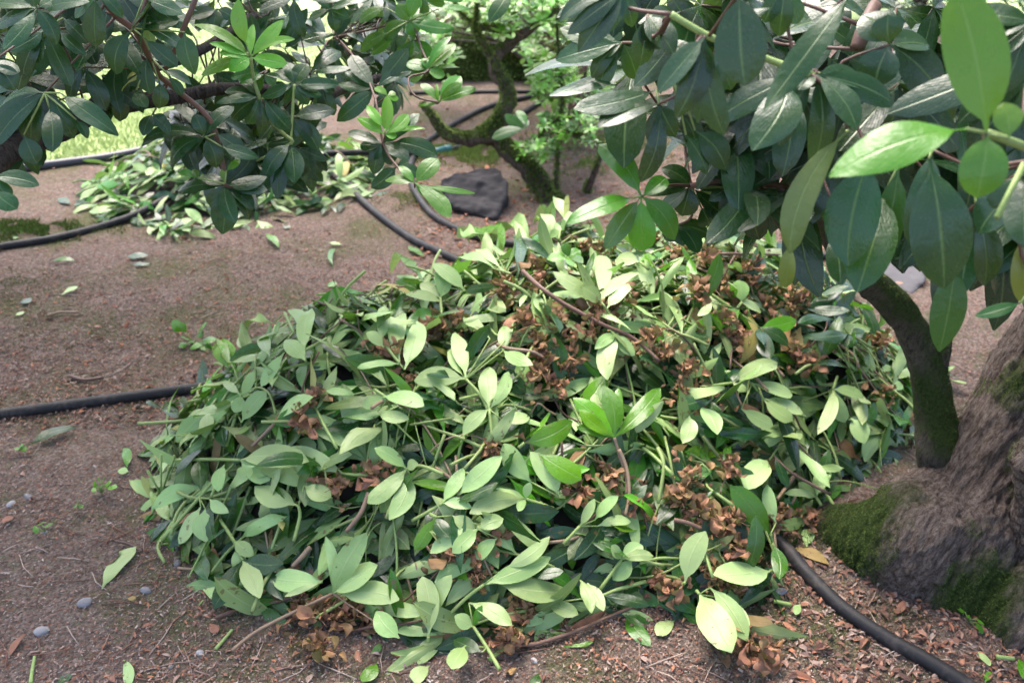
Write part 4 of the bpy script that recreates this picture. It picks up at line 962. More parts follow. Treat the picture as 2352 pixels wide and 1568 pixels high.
WL((1730, 650), 1.88, [(1445, 690, 75), (1545, 795, 130), (1935, 865, 115, 1760, 660), (1740, 895, 80), (1915, 575, 85), (1590, 520, 85), (1500, 610, 70), (1650, 830, 100)], .24)
WL((1965, 565), 1.95, [(2050, 425, 105), (2260, 565, 90), (1830, 480, 80), (1780, 625, 75), (2055, 700, 95), (1900, 695, 55), (2145, 640, 75), (1900, 420, 80), (2120, 610, 70)], .3)
WL((1950, 785), 1.95, [(2235, 735, 125), (2065, 940, 115), (2125, 1010, 120), (1875, 890, 95), (1800, 760, 90)], .24)
WL((1370, 915), 1.8, [(955, 935, 105), (1135, 1100, 125), (1445, 1120, 125), (1725, 1055, 95, 1480, 980), (1630, 1010, 105, 1440, 890), (1165, 700, 85, 1350, 890), (1560, 710, 100), (1300, 760, 90), (1230, 1010, 90)], .22)
WL((1500, 1240), 1.85, [(1185, 1275, 105), (1360, 1170, 100), (1785, 1265, 105), (1600, 1310, 100), (1485, 1562, 165), (1570, 1485, 115), (1690, 1400, 105), (1665, 1468, 110), (1395, 1370, 110), (1780, 1180, 110)], .18)
WL((1500, 1225), 1.82, [(1185, 1150, 50, 1310, 1180), (1600, 1060, 50, 1510, 1140), (1290, 1130, 50, 1320, 1190), (1480, 1130, 40)], .72, new, .07)
WL((1940, 960), 1.95, [(1965, 1220, 125), (1770, 1185, 110), (1940, 1240, 110, 1800, 1080), (2035, 1215, 85), (1710, 1320, 110), (1850, 1330, 110), (2030, 1180, 100)], .16)
WL((1700, 1080), 2.0, [(1560, 1190, 100), (1620, 1290, 100), (1950, 1240, 100), (1790, 1150, 100)], .16)
WL((-50, 1180), 1.25, [(262, 1235, 115), (115, 1395, 140, -40, 1270), (60, 1330, 110)], .22)
WL((-60, 420), 1.25, [(100, 600, 130), (130, 480, 130), (20, 540, 130)], .15)
WL((2200, 60), 2.2, [(2330, 120, 90), (2060, 130, 80), (2335, 20, 80), (2100, -30, 70), (2240, 210, 80)], .3)
WL((1900, 330), 2.2, [(2235, 230, 80), (1740, 250, 90), (2050, 60, 90), (2020, 180, 80)], .25)
WL((1450, 60), 2.1, [(1300, 190, 100), (1230, 120, 100), (1420, 190, 100), (1560, 120, 90)], .25)
# branches right of the bush (middle of the picture)
def WB(c, d, lv, g=.3, acc=None, L0=.12, **kw): WL(c, d, lv, g, acc, L0, 'B', **kw)
WB((560, 140), 2.25, [(225, 150, 95, 400, 50), (390, 255, 105), (600, 235, 100), (235, 345, 95, 420, 220), (305, 365, 95, 470, 230), (860, 190, 90), (960, 60, 55, 760, 60), (700, 130, 70), (480, 30, 90), (620, -40, 90)], .6, L0=.11)
WB((650, -20), 2.3, [(660, 130, 90), (800, 30, 70), (540, 60, 90), (920, 10, 60)], .65)
WB((585, 265), 2.3, [(700, 240, 60), (720, 390, 70), (530, 380, 90), (460, 430, 80)], .6)
WB((340, 590), 2.05, [(175, 370, 115), (90, 560, 75), (125, 745, 100), (80, 810, 120), (555, 325, 125, 370, 560), (220, 690, 80), (140, 480, 60), (575, 475, 90), (480, 760, 90)], .25)
WB((760, 685), 2.15, [(905, 510, 110), (1008, 590, 75), (915, 560, 60), (620, 705, 28), (745, 560, 25), (640, 560, 60)], .72, new, .1)
WB((680, 470), 2.2, [(872, 300, 95), (840, 245, 60), (895, 450, 38), (650, 390, 60), (800, 500, 90), (560, 530, 110), (540, 420, 90)], .68)
WB((660, 420), 2.2, [(655, 400, 50), (715, 430, 50, 700, 380)], .85, new, .05)
WB((400, 900), 1.95, [(280, 705, 60, 400, 860), (415, 640, 75), (555, 765, 85), (670, 858, 35), (215, 785, 70), (480, 905, 60)], .85, new, .09)
WB((420, 640), 1.98, [(490, 660, 45), (330, 590, 45), (470, 620, 45)], .92, new, .04)
WB((385, 960), 1.98, [(235, 965, 115), (440, 1100, 110), (325, 1165, 115), (565, 1065, 100), (752, 1040, 125, 440, 950), (630, 760, 105), (155, 880, 95), (520, 850, 80), (310, 1060, 100)], .22)
WB((480, 1110), 1.95, [(310, 1255, 120), (560, 1080, 80), (640, 1180, 90)], .22)
WB((600, 1225), 1.85, [(402, 1205, 85), (755, 1060, 120), (1000, 1290, 48, 660, 1240), (835, 1450, 110), (720, 1310, 60), (495, 1110, 55)], .7, new, .12)
WB((-20, 550), 2.1, [(95, 560, 60), (60, 770, 110), (-60, 830, 90), (60, 620, 70)], .3)
WB((60, 250), 2.5, [(150, 60, 90), (180, 190, 90), (20, 400, 100), (240, 60, 80), (150, 340, 80)], .2)
WB((120, 80), 2.6, [(70, 200, 90), (260, 130, 80), (10, 60, 80), (320, 90, 90)], .25)
WB((1235, -70), 2.0, [(1095, 145, 110)], .38)
# random fill deeper in the bush
def fillw(a, n, poly, d0, d1, g0, g1, L, centers, axf=None, droop=(.0, .9), nl=(5, 8)):
    k = 0
    xs_ = [p[0] for p in poly]; ys_ = [p[1] for p in poly]
    while k < n:
        px, py = U(min(xs_), max(xs_)), U(min(ys_), max(ys_))
        if not pip(px, py, poly): continue
        k += 1; c = at(px, py, U(d0, d1)); centers.append(c)
        ax = axf(c) if axf else Vector((U(-.7, .7), U(-.9, .1), U(.1, 1)))
        whorl3(a, c, ax, random.randint(*nl), L * U(.8, 1.1), U(g0, g1), droop)
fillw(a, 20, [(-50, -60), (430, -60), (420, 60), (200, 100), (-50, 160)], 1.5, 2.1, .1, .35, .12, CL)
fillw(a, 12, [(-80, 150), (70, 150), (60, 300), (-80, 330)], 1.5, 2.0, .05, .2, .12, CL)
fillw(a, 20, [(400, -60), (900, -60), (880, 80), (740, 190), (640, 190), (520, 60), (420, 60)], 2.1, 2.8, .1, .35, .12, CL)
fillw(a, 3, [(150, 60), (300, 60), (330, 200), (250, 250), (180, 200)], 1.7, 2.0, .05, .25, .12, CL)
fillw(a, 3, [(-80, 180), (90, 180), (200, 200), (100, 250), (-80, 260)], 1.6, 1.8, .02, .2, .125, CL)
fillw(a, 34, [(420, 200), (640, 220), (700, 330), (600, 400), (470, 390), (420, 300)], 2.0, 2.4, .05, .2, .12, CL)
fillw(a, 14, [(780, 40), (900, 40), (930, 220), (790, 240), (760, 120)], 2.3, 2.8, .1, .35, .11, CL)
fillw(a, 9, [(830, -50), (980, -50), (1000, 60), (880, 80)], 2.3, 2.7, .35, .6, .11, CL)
# unseen crown above the view, thickened and placed to shade the soil; more beside
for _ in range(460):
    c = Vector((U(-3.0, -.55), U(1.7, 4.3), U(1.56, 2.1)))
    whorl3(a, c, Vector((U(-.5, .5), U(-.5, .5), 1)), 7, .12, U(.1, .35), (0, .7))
for _ in range(60):
    c = Vector((U(-2.9, -1.5), U(1.2, 3.0), U(.5, 1.6)))
    if abs(1176 + FPX * c.x / depth_of(c)) < 2352 and 1176 + FPX * c.x / depth_of(c) > -90: continue
    whorl3(a, c, Vector((U(-.5, .5), U(-.5, .5), 1)), 7, .12, U(.1, .35), (0, .7))
limb = Acc()
def LBp(l, d): return [at(*R('A', x, y), dd_) for (x, y), dd_ in zip(l, d)]
l1 = LBp([(-500, 1500), (-150, 1160), (150, 960), (450, 850), (640, 720), (730, 560), (870, 450), (1150, 410), (1400, 300), (1700, 100)], [1.6, 1.55, 1.65, 1.75, 1.8, 1.85, 1.9, 2.0, 2.15, 2.4])
l1.insert(0, Vector((-1.75, 2.0, .25))); l1.insert(0, Vector((-2.3, 2.6, -.05)))
l2 = LBp([(640, 725), (720, 710), (920, 680), (1220, 640), (1500, 590), (1800, 600), (2150, 640), (2300, 590), (2600, 500)], [1.8, 1.82, 1.88, 1.95, 2.0, 2.05, 2.15, 2.2, 2.3])
tube(limb, l1, [.05, .035] + [.024, .024, .023, .021, .020, .017, .016, .014, .012, .01], 12, rough=.25, smooth_n=6)
tube(limb, l2, [.020, .019, .018, .015, .013, .013, .013, .011, .008], 10, rough=.25, smooth_n=6)
l3 = LBp([(640, -100), (720, 40), (790, 120), (880, 185), (930, 250), (980, 350), (1060, 500), (1180, 600), (1400, 800), (1480, 1060), (1500, 1240)], [1.4, 1.45, 1.48, 1.5, 1.52, 1.58, 1.65, 1.75, 1.8, 1.84, 1.85])
l4 = LBp([(985, -40), (950, 80), (885, 180)], [1.5, 1.5, 1.5]); l5 = LBp([(1310, -20), (1240, 150), (1170, 330), (1100, 480)], [1.6, 1.6, 1.62, 1.66])
l6 = LBp([(1670, 385), (1690, 520), (1730, 650), (1780, 780), (1900, 900), (1940, 960), (1700, 1080)], [1.85, 1.87, 1.88, 1.93, 1.95, 1.95, 2.0])
l7 = LBp([(1965, 565), (1955, 680), (1950, 785), (1940, 960)], [1.95] * 4)
l8 = [at(*R('B', x, y), d) for x, y, d in ((-100, 500, 2.2), (60, 250, 2.5), (300, 560, 2.05), (385, 950, 1.97), (480, 1110, 1.94), (600, 1225, 1.85))]
l9 = [at(*R('B', x, y), d) for x, y, d in ((60, 250, 2.5), (300, 200, 2.3), (560, 150, 2.26), (640, 320, 2.25), (690, 470, 2.2), (560, 520, 2.18), (600, 640, 2.15), (760, 685, 2.15))]
for l_, r_, g_ in ((l3, .0055, .27), (l4, .005, .27), (l5, .005, .27), (l6, .0042, .75), (l7, .0035, .8), (l8, .0028, .2), (l9, .0028, .2)):
    tube(tw, l_, [r_] * (len(l_) - 1) + [r_ * .7], 7, (.5, g_, 0, 0), rough=.12, smooth_n=4)
l10 = [Vector((-1.75, 2.0, .25)), Vector((-1.5, 2.1, .9)), Vector((-1.0, 2.2, 1.4)), Vector((-.5, 2.4, 1.7)), Vector((.0, 2.6, 1.8))]
l11 = [Vector((-1.5, 2.1, .9)), Vector((-1.1, 1.6, 1.5)), Vector((-.8, 1.2, 1.8))]
tube(limb, l10, [.035, .03, .025, .02, .012], 10, rough=.2, smooth_n=5); tube(limb, l11, [.025, .02, .012], 10, rough=.2, smooth_n=5)
skel = [q for l_ in (l1[3:], l2, l3, l4, l5, l6, l7, l8, l9, l10, l11) for q in densify(l_)]
twigs_to(tw, CL, skel, .0016, .14, .3)
a.build('foliage', M_LEAF, LB)
for nm, q in SHOOTS: q.build(nm, M_LEAF, LB)['label'] = 'lime green new shoot at a branch tip'
limb.build('branch', M_BARK4, LB); tw.build('twigs', M_STEM, LB)

# ---- right rhododendron tree
TB = gp(2200, 1290); TB.z = 0
TR = root('rhododendron_tree', TB, 'old rhododendron tree with mossy forked trunk and dark leaves hanging in from the right', 'tree')
SHOOTS.clear(); a = Acc(); new = 'new_shoot'; yel = 'yellowing_leaf'; st = tw = Acc(); CT = []
def WT(reg, c, d, lv, g=.18, acc=None, L0=.135, **kw):
    kw.setdefault('jn', .6); CT.append(whorl_px(acc if acc is not None else a, reg, c, d, lv, g, L0, stems=st, **kw))
WT('B', (2110, 1310), 1.22, [(1828, 962, 160), (1612, 1492, 155, 2060, 1320), (1870, 1660, 160), (2332, 1600, 160), (2275, 1185, 120), (2120, 1675, 180)], .66, new, .15)
WT('B', (2230, 695), 1.12, [(1662, 730, 175, 2210, 600), (1822, 850, 205), (2105, 1215, 140), (2340, 910, 160), (2200, 1000, 110)], .13)
WT('B', (1985, 285), 1.2, [(1540, 400, 180), (1570, 190, 150), (1840, 390, 100), (1830, 600, 150, 1960, 320), (1780, 520, 120), (2080, 530, 140)], .33)
WT('B', (2000, -60), 1.05, [(1690, 352, 190), (1560, 150, 140), (1820, 230, 130), (2050, 180, 120), (1620, 230, 120)], .2)
WT('B', (2150, 100), 1.1, [(2060, 580, 190, 2330, 260), (2330, 360, 200), (2230, 330, 180), (2100, 440, 150), (2330, 120, 130)], .15)
WT('C', (440, -60), .88, [(472, 570, 315)], .1, L0=.17, jn=.3)
WT('C', (205, 248), .92, [(10, 790, 185), (-110, 620, 170), (330, 900, 170), (120, 640, 150)], .14, L0=.15)
WT('C', (-60, 250), 1.15, [(150, 1045, 150, 30, 740), (345, 1130, 175, 140, 870), (220, 1160, 140, 80, 900), (155, 560, 150), (-200, 560, 160)], .16)
WT('C', (300, 300), 1.0, [(380, 600, 150), (160, 820, 130), (640, 60, 110), (500, 20, 110)], .16)
WT('C', (1190, -60), .95, [(600, 735, 190)], .22, L0=.16)
WT('C', (940, 495), 1.0, [(238, 830, 195, 800, 520), (525, 1005, 265, 760, 540), (920, 1110, 175), (1220, 865, 180), (1300, 590, 190), (830, 600, 110), (700, 970, 160), (1480, 700, 200), (1210, 820, 160)], .15, L0=.145)
WT('C', (740, -80), 1.05, [(700, 240, 150), (830, 160, 140), (600, 150, 120)], .3)
WT('C', (1440, 300), 1.05, [(1260, 100, 260), (1430, 100, 200), (1340, 580, 260), (1780, 640, 300), (1390, 420, 90), (1700, 300, 200)], .1, L0=.15)
WT('C', (2085, 890), .80, [(1880, -60, 360), (1035, 1180, 330, 1950, 860), (2020, 1320, 290), (2200, 685, 175, 2235, 925)], .68, new, .17, jn=.25)
WT('C', (2400, 150), .95, [(2040, 250, 180), (1990, 90, 170), (2050, 450, 200), (2200, 620, 200)], .1, L0=.16)
WT('C', (2400, 380), 1.0, [(1900, 820, 260), (2070, 660, 220), (1420, 760, 240), (1960, 1000, 240)], .12, L0=.17)
WT('C', (1500, 560), 1.08, [(1900, 1000, 260), (1750, 780, 220), (1400, 900, 200), (1100, 1010, 180), (1600, 1060, 220)], .13, L0=.15)
WT('C', (500, 1195), 1.28, [(158, 1250, 115), (350, 1500, 190), (568, 1600, 160), (650, 1580, 75), (720, 930, 190), (420, 980, 150), (230, 1340, 130), (640, 1150, 140), (330, 1320, 150)], .13)
WT('C', (730, 1240), 1.3, [(640, 1560, 90), (830, 1010, 150), (780, 1450, 110), (560, 1340, 90)], .12)
WT('C', (110, 1240), 1.3, [(240, 1500, 140, 180, 1380), (50, 1440, 160), (-80, 1120, 120), (-110, 1400, 130), (430, 1500, 130), (-200, 1300, 130)], .22)
WT('C', (30, 1500), 1.32, [(160, 1690, 130), (60, 1640, 120), (-60, 1600, 120), (230, 1560, 130)], .18)
WT('C', (1160, 870), .98, [(770, 1690, 200, 1150, 880)], .38, yel, .2, b=.12, jn=.3)
WT('C', (1310, 1050), 1.0, [(1160, 1775, 345)], .33, a, .2, jn=.3)
WT('C', (1500, 1100), 1.06, [(1220, 1950, 260, 1400, 1300), (1330, 1830, 200)], .42, a, .2)
WT('C', (1060, 1350), 1.12, [(1110, 1890, 150, 1070, 1560), (1040, 1500, 110)], .22)
WT('C', (775, 1620), 1.15, [(745, 1915, 105)], .5, yel, .08, b=.2)
WT('C', (1720, 1000), .98, [(1800, 1920, 360, 1700, 1060), (1590, 1650, 200)], .18, a, .2, jn=.3)
WT('C', (1860, 1500), 1.08, [(1770, 2345, 225, 1880, 1740)], .46, a, .2)
WT('C', (1990, 1200), 1.05, [(2070, 1905, 200, 2030, 1450), (2180, 1500, 200), (1900, 1620, 200), (1960, 1560, 220)], .15, a, .16)
WT('C', (2340, 1150), .95, [(2030, 1560, 240, 2300, 1250), (2340, 1650, 250), (2120, 1500, 230), (2320, 1460, 200)], .15, a, .17)
WT('C', (2320, 1560), 1.0, [(2345, 2030, 165)], .4, yel, .15, b=.25)
WT('C', (2400, 1900), 1.0, [(2010, 2108, 90, 2310, 2020)], .42, a, .12)
WT('C', (1620, 480), 1.15, [(1500, 1000, 220), (1800, 900, 220), (1260, 860, 200)], .1, a, .15)
tubest = at(*R('C', 2340, 1090), .85); tube(st, [tubest, at(*R('C', 2250, 1260), .85), at(*R('C', 2155, 1450), .84)], [.0035, .003, .0032], 7, (.5, .95, 0, 0))
fillw(a, 38, [(1400, -60), (2450, -60), (2450, 330), (1560, 330), (1430, 200)], 1.15, 1.5, .03, .2, .14, CT)
fillw(a, 24, [(1560, 200), (2420, 200), (2420, 480), (1800, 450), (1560, 420)], 1.2, 1.5, .03, .2, .14, CT)
fillw(a, 8, [(2080, 300), (2450, 300), (2450, 520), (2150, 520)], 1.1, 1.35, .05, .25, .14, CT)
for _ in range(420):  # unseen crown leaves overhead, made denser to darken the tree and trunk below
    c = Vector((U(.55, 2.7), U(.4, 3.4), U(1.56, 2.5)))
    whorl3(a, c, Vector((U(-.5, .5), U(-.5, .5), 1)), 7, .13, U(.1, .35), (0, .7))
for _ in range(190):
    c = Vector((U(1.1, 2.4), U(.9, 2.9), U(.95, 1.7)))
    px = 1176 + FPX * c.x / max(.1, depth_of(c))
    if px < 2480: continue
    whorl3(a, c, Vector((U(-.5, .5), U(-.5, .5), 1)), 7, .13, U(.1, .35), (0, .7))
tk = Acc()
def TP(l): return [at(x, y, d) for x, y, d in l]
d0 = depth_of(TB)
main = [gp(2150, 1330, -.05), gp(2190, 1250, .05), at(2255, 1110, d0 - .02), at(2330, 960, d0 - .05), at(2440, 800, d0 - .1), at(2620, 560, d0 - .1), at(2800, 200, d0 - .1), Vector((1.75, 1.75, 2.1)), Vector((1.95, 1.8, 2.9))]
tube(tk, main, [.155, .14, .112, .102, .10, .095, .09, .07, .05], 20, smooth_n=5)
tube(tk, [at(2230, 1150, d0), gp(2090, 1240, .07), gp(1990, 1235, .025), gp(1890, 1190, -.03)], [.12, .12, .085, .035], 16, smooth_n=5)
tube(tk, [at(2200, 1170, d0 - .02), gp(2080, 1290, .03), gp(2000, 1300, -.03)], [.11, .08, .05], 16, smooth_n=5)
tube(tk, [gp(2420, 1050, .4), gp(2420, 1180, .22), gp(2400, 1270, .08), gp(2330, 1330, -.01)], [.07, .075, .085, .07], 16, smooth_n=5)
tube(tk, [gp(2420, 1250, .08), gp(2330, 1430, .0), gp(2440, 1500, -.03)], [.10, .06, .04], 14, smooth_n=4)
limbp = TP([(2235, 1190, d0 + .14), (2195, 1110, d0 + .07), (2160, 1040, d0 + .01), (2150, 960, d0), (2138, 880, d0 - .02), (2112, 790, d0 - .06), (2065, 712, d0 - .12), (1990, 640, d0 - .2), (1925, 560, d0 - .32), (1900, 490, d0 - .45), (1885, 400, d0 - .58), (1870, 250, d0 - .75), (1890, 60, d0 - .85)])
def bake(o, vox, fn):
    md = o.modifiers.new('remesh', 'REMESH'); md.mode = 'VOXEL'; md.voxel_size = vox
    bpy.context.view_layer.update(); dg = bpy.context.evaluated_depsgraph_get(); ev = o.evaluated_get(dg)
    me = bpy.data.meshes.new_from_object(ev); m0 = o.data.materials[0]; o.modifiers.clear()
    nrm = [v.normal.copy() for v in me.vertices]; mw = o.matrix_world.copy()
    for v, n_ in zip(me.vertices, nrm): v.co = v.co + n_ * fn(mw @ v.co, n_)
    for p in me.polygons: p.use_smooth = True
    me.materials.clear(); me.materials.append(m0); o.data = me
    return o
QT = Vector(TAX).to_track_quat('Z', 'Y').inverted()
def in_spot(c):
    return max((rr * (.92 + .5 * noise.noise(c * 14)) - (c - Vector((x_, y_, z_))).length) for x_, y_, z_, rr in SPOTS)
def bark_disp(c, n_):
    q = QT @ c; f = noise.noise(Vector((q.x * 46, q.y * 46, q.z * 9)));  f2 = noise.noise(Vector((q.x * 80, q.y * 80, q.z * 14)))
    return .0065 * (1 - 2.4 * abs(f)) + .005 * (1 - 2 * abs(f2)) + .022 * noise.noise(c * 7) + .004 * noise.noise(c * 60) + (.003 if in_spot(c) > 0 else 0)
tko = tk.build('trunk', M_BARK, TR); bpy.context.view_layer.update(); bake(tko, .0065, bark_disp)
lm = Acc()
tube(lm, limbp, [q * .84 for q in (.08, .08, .064, .052, .049, .046, .042, .036, .032, .028, .024, .018, .012)], 24, rough=.13, smooth_n=9)
tube(lm, [at(2140, 850, d0 - .03), at(2160, 800, d0 - .05), at(2163, 770, d0 - .06)], [.035, .026, .022], 12, rough=.2)
tube(lm, [at(2040, 500, 1.55), at(2070, 530, 1.5), at(2150, 570, 1.45), at(2260, 590, 1.42), at(2400, 610, 1.45), at(2560, 640, d0 - .12), at(2600, 620, d0 - .08)], [.016, .019, .018, .017, .018, .026, .03], 10, rough=.22, smooth_n=5)
tube(lm, [at(1925, 560, d0 - .32), at(2040, 500, 1.55), at(2080, 300, 1.4), at(2100, 60, 1.35)], [.02, .017, .014, .01], 10, rough=.2, smooth_n=5)
lm.build('limb', M_BARK2, TR)
b1 = [at(*R('C', x, y), d) for x, y, d in ((-20, 95, 1.0), (100, 170, 1.0), (300, 275, 1.0), (620, 395, 1.0), (900, 490, 1.0), (1100, 540, 1.08), (1450, 650, 1.3))]
b2 = [at(*R('C', x, y), d) for x, y, d in ((1340, 40, 1.15), (1270, 180, 1.12), (1220, 330, 1.12))]
b3 = [at(*R('C', x, y), d) for x, y, d in ((110, 1240, 1.3), (480, 1200, 1.28), (560, 1215, 1.28), (730, 1245, 1.3), (1000, 1300, 1.35))]
b4 = [at(*R('C', x, y), d) for x, y, d in ((2085, 890, .8), (2290, 960, .82), (2500, 1050, .9))]
b5 = [at(*R('C', x, y), d) for x, y, d in ((330, 1030, 1.25), (480, 1190, 1.28))]
for l_, r_, g_ in ((b1, .0040, .92), (b2, .009, .22), (b3, .0045, .3), (b4, .004, .9), (b5, .0035, .9)): tube(tw, l_, [r_] * len(l_), 8, (.5, g_, 0, 0), rough=.1, smooth_n=4)
skel = [q for l_ in (limbp[7:], b1, b2, b3, b4, b5, TP([(2040, 500, 1.55), (2150, 570, 1.45), (2400, 610, 1.4)])) for q in densify(l_)]
twigs_to(tw, CT, skel, .0018, .2, .3)
a.build('foliage', M_LEAF, TR); tw.build('twigs', M_STEM, TR)
for nm, q in SHOOTS: q.build(nm, M_LEAF, TR)['label'] = 'bright green whorl of new leaves' if nm == 'new_shoot' else 'long hanging yellow-green leaf'
# moss fur on trunk and limb
def moss_fur(src, n, parent, h, thr, name='moss', g=.35, seedv=0, filt=None):
    dg = bpy.context.evaluated_depsgraph_get(); dg.update(); ev = src.evaluated_get(dg); me = ev.to_mesh(); mw = src.matrix_world
    polys = [p for p in me.polygons]; cum = []; s_ = 0
    for p in polys: s_ += p.area; cum.append(s_)
    import bisect
    a = Acc(); k = 0; tr = 0
    while k < n and tr < n * 22:
        tr += 1; p = polys[min(len(polys) - 1, bisect.bisect(cum, random.random() * s_))]
        vs = [me.vertices[i].co for i in p.vertices]; u, v = random.random(), random.random()
        if u + v > 1: u, v = 1 - u, 1 - v
        c = vs[0] + (vs[1] - vs[0]) * u + (vs[2] - vs[0]) * v; nn = p.normal
        c = src.matrix_world @ c
        if noise.noise(c * 5 + Vector((seedv, 0, 0))) + .35 * nn.z + .3 * noise.noise(c * 25) < thr: continue
        if filt and not filt(c): continue
        k += 1; moss_blades(a, c, nn, h, g)
    ev.to_mesh_clear()
    return a.build(name, M_MOSS, parent, smooth=False)
bpy.context.view_layer.update()
moss_fur(tko, 30000, TR, .0048, -9, g=.30, filt=lambda c: in_spot(c) > 0 or (in_spot(c) > -.15 and noise.noise(c * 9) > .33))
moss_fur(bpy.data.objects['limb'], 6500, TR, .005, .06, g=.35)

# ------------------------------------------------------------------ background shrub with mossy limbs
def BP(x, y, d): return at(*R('B', x, y), d)
foot = gp(*R('B', 1520, 1330)); fd = depth_of(foot)
AZ = root('azalea_shrub', (foot.x, foot.y, 0), 'gnarled moss-covered azalea shrub with small light green leaves behind the heap', 'shrub')
az = Acc()
m1 = [foot + Vector((0, 0, -.03)), BP(1400, 1180, fd), BP(1270, 1060, fd), BP(1150, 930, fd), BP(1060, 915, fd), BP(930, 925, fd), BP(790, 880, fd - .05), BP(710, 770, fd - .1), BP(640, 690, fd - .1)]
m2 = [BP(1060, 915, fd), BP(1150, 820, fd), BP(1215, 710, fd), BP(1215, 610, fd), BP(1170, 520, fd), BP(1130, 420, fd), BP(1190, 320, fd), BP(1320, 230, fd - .05), BP(1450, 140, fd - .1), BP(1560, 60, fd - .1)]
m3 = [BP(1110, 400, fd), BP(1045, 280, fd), BP(1000, 170, fd), BP(1030, -20, fd)]
m4 = [BP(1850, 1340, fd + .2), BP(1750, 1290, fd + .1), BP(1810, 1120, fd), BP(1845, 970, fd), BP(1740, 920, fd), BP(1620, 880, fd)]
m5 = [BP(1540, 1290, fd), BP(1555, 1000, fd), BP(1580, 640, fd), BP(1550, 250, fd), BP(1560, 60, fd)]
m6 = [BP(1400, 970, fd - .05), BP(1500, 830, fd), BP(1680, 760, fd), BP(1720, 560, fd + .2), BP(1740, 480, fd + .2)]
m7 = [BP(1000, 180, fd), BP(1120, 190, fd), BP(1260, 230, fd)]
m8 = [BP(1000, 170, fd), BP(900, 80, fd), BP(860, 0, fd)]
for l_, r_ in ((m1, [.075, .055, .048, .045, .05, .04, .032, .024, .012]), (m2, [.05, .05, .045, .036, .042, .036, .034, .026, .018, .01]), (m3, [.022, .02, .018, .012]), (m4, [.02, .022, .02, .02, .018, .012]), (m5, [.012, .010, .009, .008, .006]), (m6, [.014, .012, .009, .008, .006]), (m7, [.012, .014, .016]), (m8, [.012, .009, .006])):
    tube(az, l_, [q * .82 for q in r_], 12, rough=.35, smooth_n=6)
azo = az.build('branch', M_BARK3, AZ)
moss_fur(azo, 20000, AZ, .016, -.05, g=.6)
a = Acc(); tws = Acc(); CC = []
def small_whorls(n, poly, d0_, d1_, g0, g1, L=.035, nl=(5, 8)):
    fillw(a, n, poly, d0_, d1_, g0, g1, L, CC, axf=lambda c: Vector((U(-.4, .4), U(-.6, 0), 1)), droop=(-.3, .3), nl=nl)
bx = lambda x, y: R('B', x, y)
small_whorls(120, [bx(1050, -40), bx(1560, -40), bx(1600, 160), bx(1420, 180), bx(1300, 250), bx(1180, 230), bx(1060, 60)], fd - .2, fd + .4, .8, 1.0, .075)
small_whorls(60, [bx(1370, 480), bx(1640, 460), bx(1700, 640), bx(1560, 680), bx(1400, 640)], fd - .1, fd + .3, .8, 1.0, .055)
small_whorls(75, [bx(1450, 780), bx(1800, 740), bx(1820, 960), bx(1600, 960), bx(1480, 1100), bx(1250, 1060), bx(1300, 960), bx(1450, 900)], fd - .2, fd + .2, .6, .85, .045)
small_whorls(50, [bx(1500, -40), bx(1800, -40), bx(1800, 400), bx(1600, 350)], fd, fd + .6, .75, 1.0, .060)
for c, lv in (((1340, 860), [(1200, 765, 70), (1285, 735, 60), (1115, 925, 80), (1215, 850, 50), (1340, 800, 40)]),):
    CC.append(whorl_px(a, 'B', c, fd - .25, lv, .5, .13))
skel = [q for l_ in (m1, m2, m3, m4, m5, m6, m7, m8) for q in densify(l_)]
twigs_to(tws, CC, skel, .0016, .3, .5)
a.build('foliage', M_LEAF, AZ); tws.build('twigs', M_STEM, AZ)

A2 = root('azalea_shrub', (.35, 6.0, 0), 'airy twiggy azalea shrub with pale bright leaves at the back of the bed', 'shrub')
a = Acc(); s2 = Acc(); CC = []; bb_ = Vector((.35, 6.0, 0)); sk2 = []
for ex, ey in ((880, 20), (960, 60), (1050, 20), (1130, 40), (1230, 60), (1290, 120), (1330, 210), (1380, 40), (1180, 110), (1010, 90)):
    e = at(ex, ey, U(4.6, 5.4)); l_ = [bb_ + Vector((U(-.15, .15), U(-.1, .1), -.02)), bb_ + (e - bb_) * .4 + Vector((U(-.1, .1), 0, .12)), e]; sk2 += densify(l_, 8)
    tube(s2, l_, [.009, .007, .004], 7, (.5, .0, 0, 0), rough=.25, smooth_n=5)
for pl, n_ in (([(830, -50), (1420, -50), (1420, 60), (1250, 110), (1060, 60), (950, 90), (850, 80)], 210), ([(1200, 100), (1400, 60), (1400, 330), (1300, 330), (1230, 230)], 90), ([(950, 80), (1040, 70), (1050, 190), (980, 190)], 16)):
    fillw(a, n_, pl, 4.5, 5.5, .80, 1.0, .082, CC, axf=lambda c: Vector((U(-.4, .4), U(-.6, 0), 1)), droop=(-.3, .35), nl=(5, 8))
twigs_to(s2, CC, sk2, .0022, .3, .45)
a.build('foliage', M_LEAF, A2); s2.build('branch', M_STEM, A2)

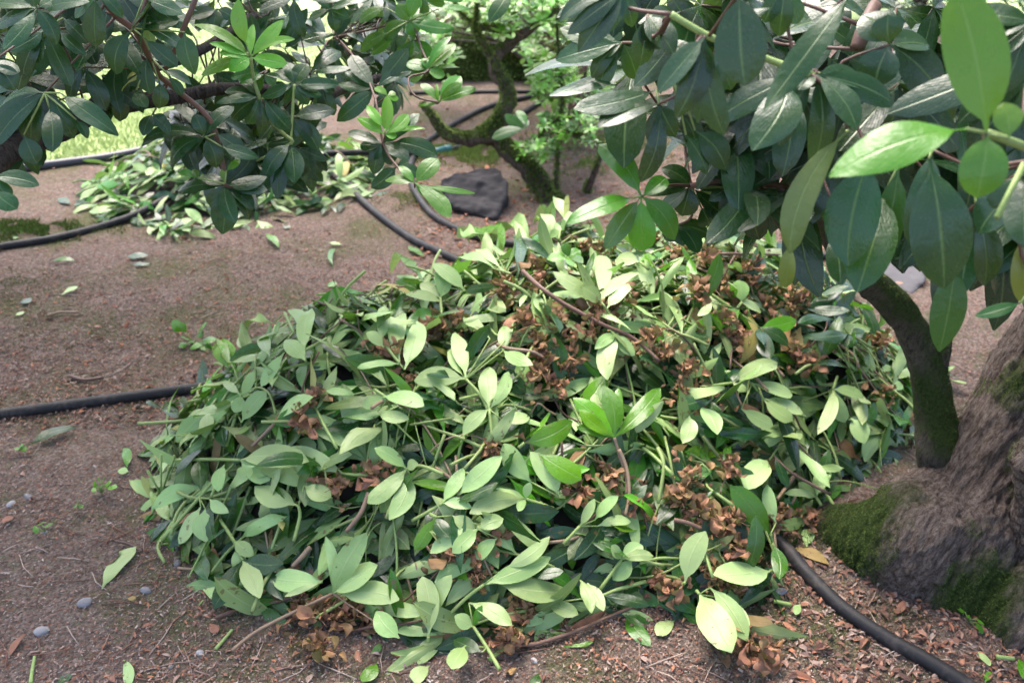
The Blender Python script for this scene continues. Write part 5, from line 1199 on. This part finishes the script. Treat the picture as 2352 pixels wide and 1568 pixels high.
# second, darker shrub line and mossy mounds at the back
def mound(name, pts, lab, cat, n=9000, m=None, g=.8):
    o = root(name, pts[0][0], lab, cat); s = Acc()
    for c, rx, ry, rz in pts:
        base = len(s.v)
        for i in range(13):
            for j in range(20):
                th = pi * i / 12; ph = 2 * pi * j / 20
                e = Vector((sin(th) * cos(ph), sin(th) * sin(ph), cos(th))); k = 1 + .3 * noise.noise(e * 1.7 + c * 3)
                s.v.append(c + Vector((e.x * rx, e.y * ry, e.z * rz)) * k); s.uv.append((0, 0)); s.t.append((.5, .5, 0, 0))
        for i in range(12):
            for j in range(20):
                j2 = (j + 1) % 20; s.f.append((base + i * 20 + j, base + (i + 1) * 20 + j, base + (i + 1) * 20 + j2, base + i * 20 + j2))
    b = s.build('body', m or M_MOSSY, o); remesh_mod(b, .03, .08, .15); bpy.context.view_layer.update()
    moss_fur(b, n, o, .026, -.5, g=g, name='moss_fur')
def G3(x, y, z=0.0): p = gp(*R('B', x, y)); p.z = z; return p
mound('mossy_log', [(G3(760, 430, .10), .5, .5, .20), (G3(1000, 440, .12), .6, .5, .24), (G3(1250, 420, .16), .6, .6, .26), (G3(1430, 440, .05), .45, .4, .2)], 'thick mossy fallen log lying behind the gnarled shrub', 'log', 24000)
mound('mossy_stump', [(G3(1700, 600, .1), .28, .25, .22)], 'small mossy stump in the shade behind the light green twigs', 'stump', 5000)
# bushes at the far edge of the lawn, seen through gaps
for i, (x, y, sx, g0, lab) in enumerate([(-5.5, 12.5, 2.2, .25, 'dark far shrub at the end of the lawn, leftmost'), (.6, 9.2, 1.6, .35, 'leafy far shrub behind the mossy log'), (3.4, 8.0, 1.6, .2, 'dark far shrub behind the hanging tree leaves'), (-2.2, 13.5, 2.0, .3, 'mid-green far shrub across the lawn')]):
    o = root('far_shrub', (x, y, 0), lab, 'shrub', 'shrubs beyond the lawn'); a = Acc(); s = Acc()
    for _ in range(260):
        e = Vector((random.gauss(0, 1), random.gauss(0, 1), random.gauss(0, 1))).normalized() * U(.75, 1)
        c = Vector((x + e.x * sx * .8, y + e.y * sx * .7, .75 + e.z * .7)); whorl3(a, c, Vector((e.x, e.y, abs(e.z) + .4)), 6, .12, U(g0 - .1, g0 + .3))
    for _ in range(5): tube(s, [Vector((x + U(-.1, .1), y + U(-.1, .1), -.02)), Vector((x + U(-.5, .5), y, .6)), Vector((x + U(-.9, .9), y, 1.2))], [.05, .03, .015], 8, rough=.2)
    a.build('foliage', M_LEAF, o); s.build('trunk', M_BARK3, o)
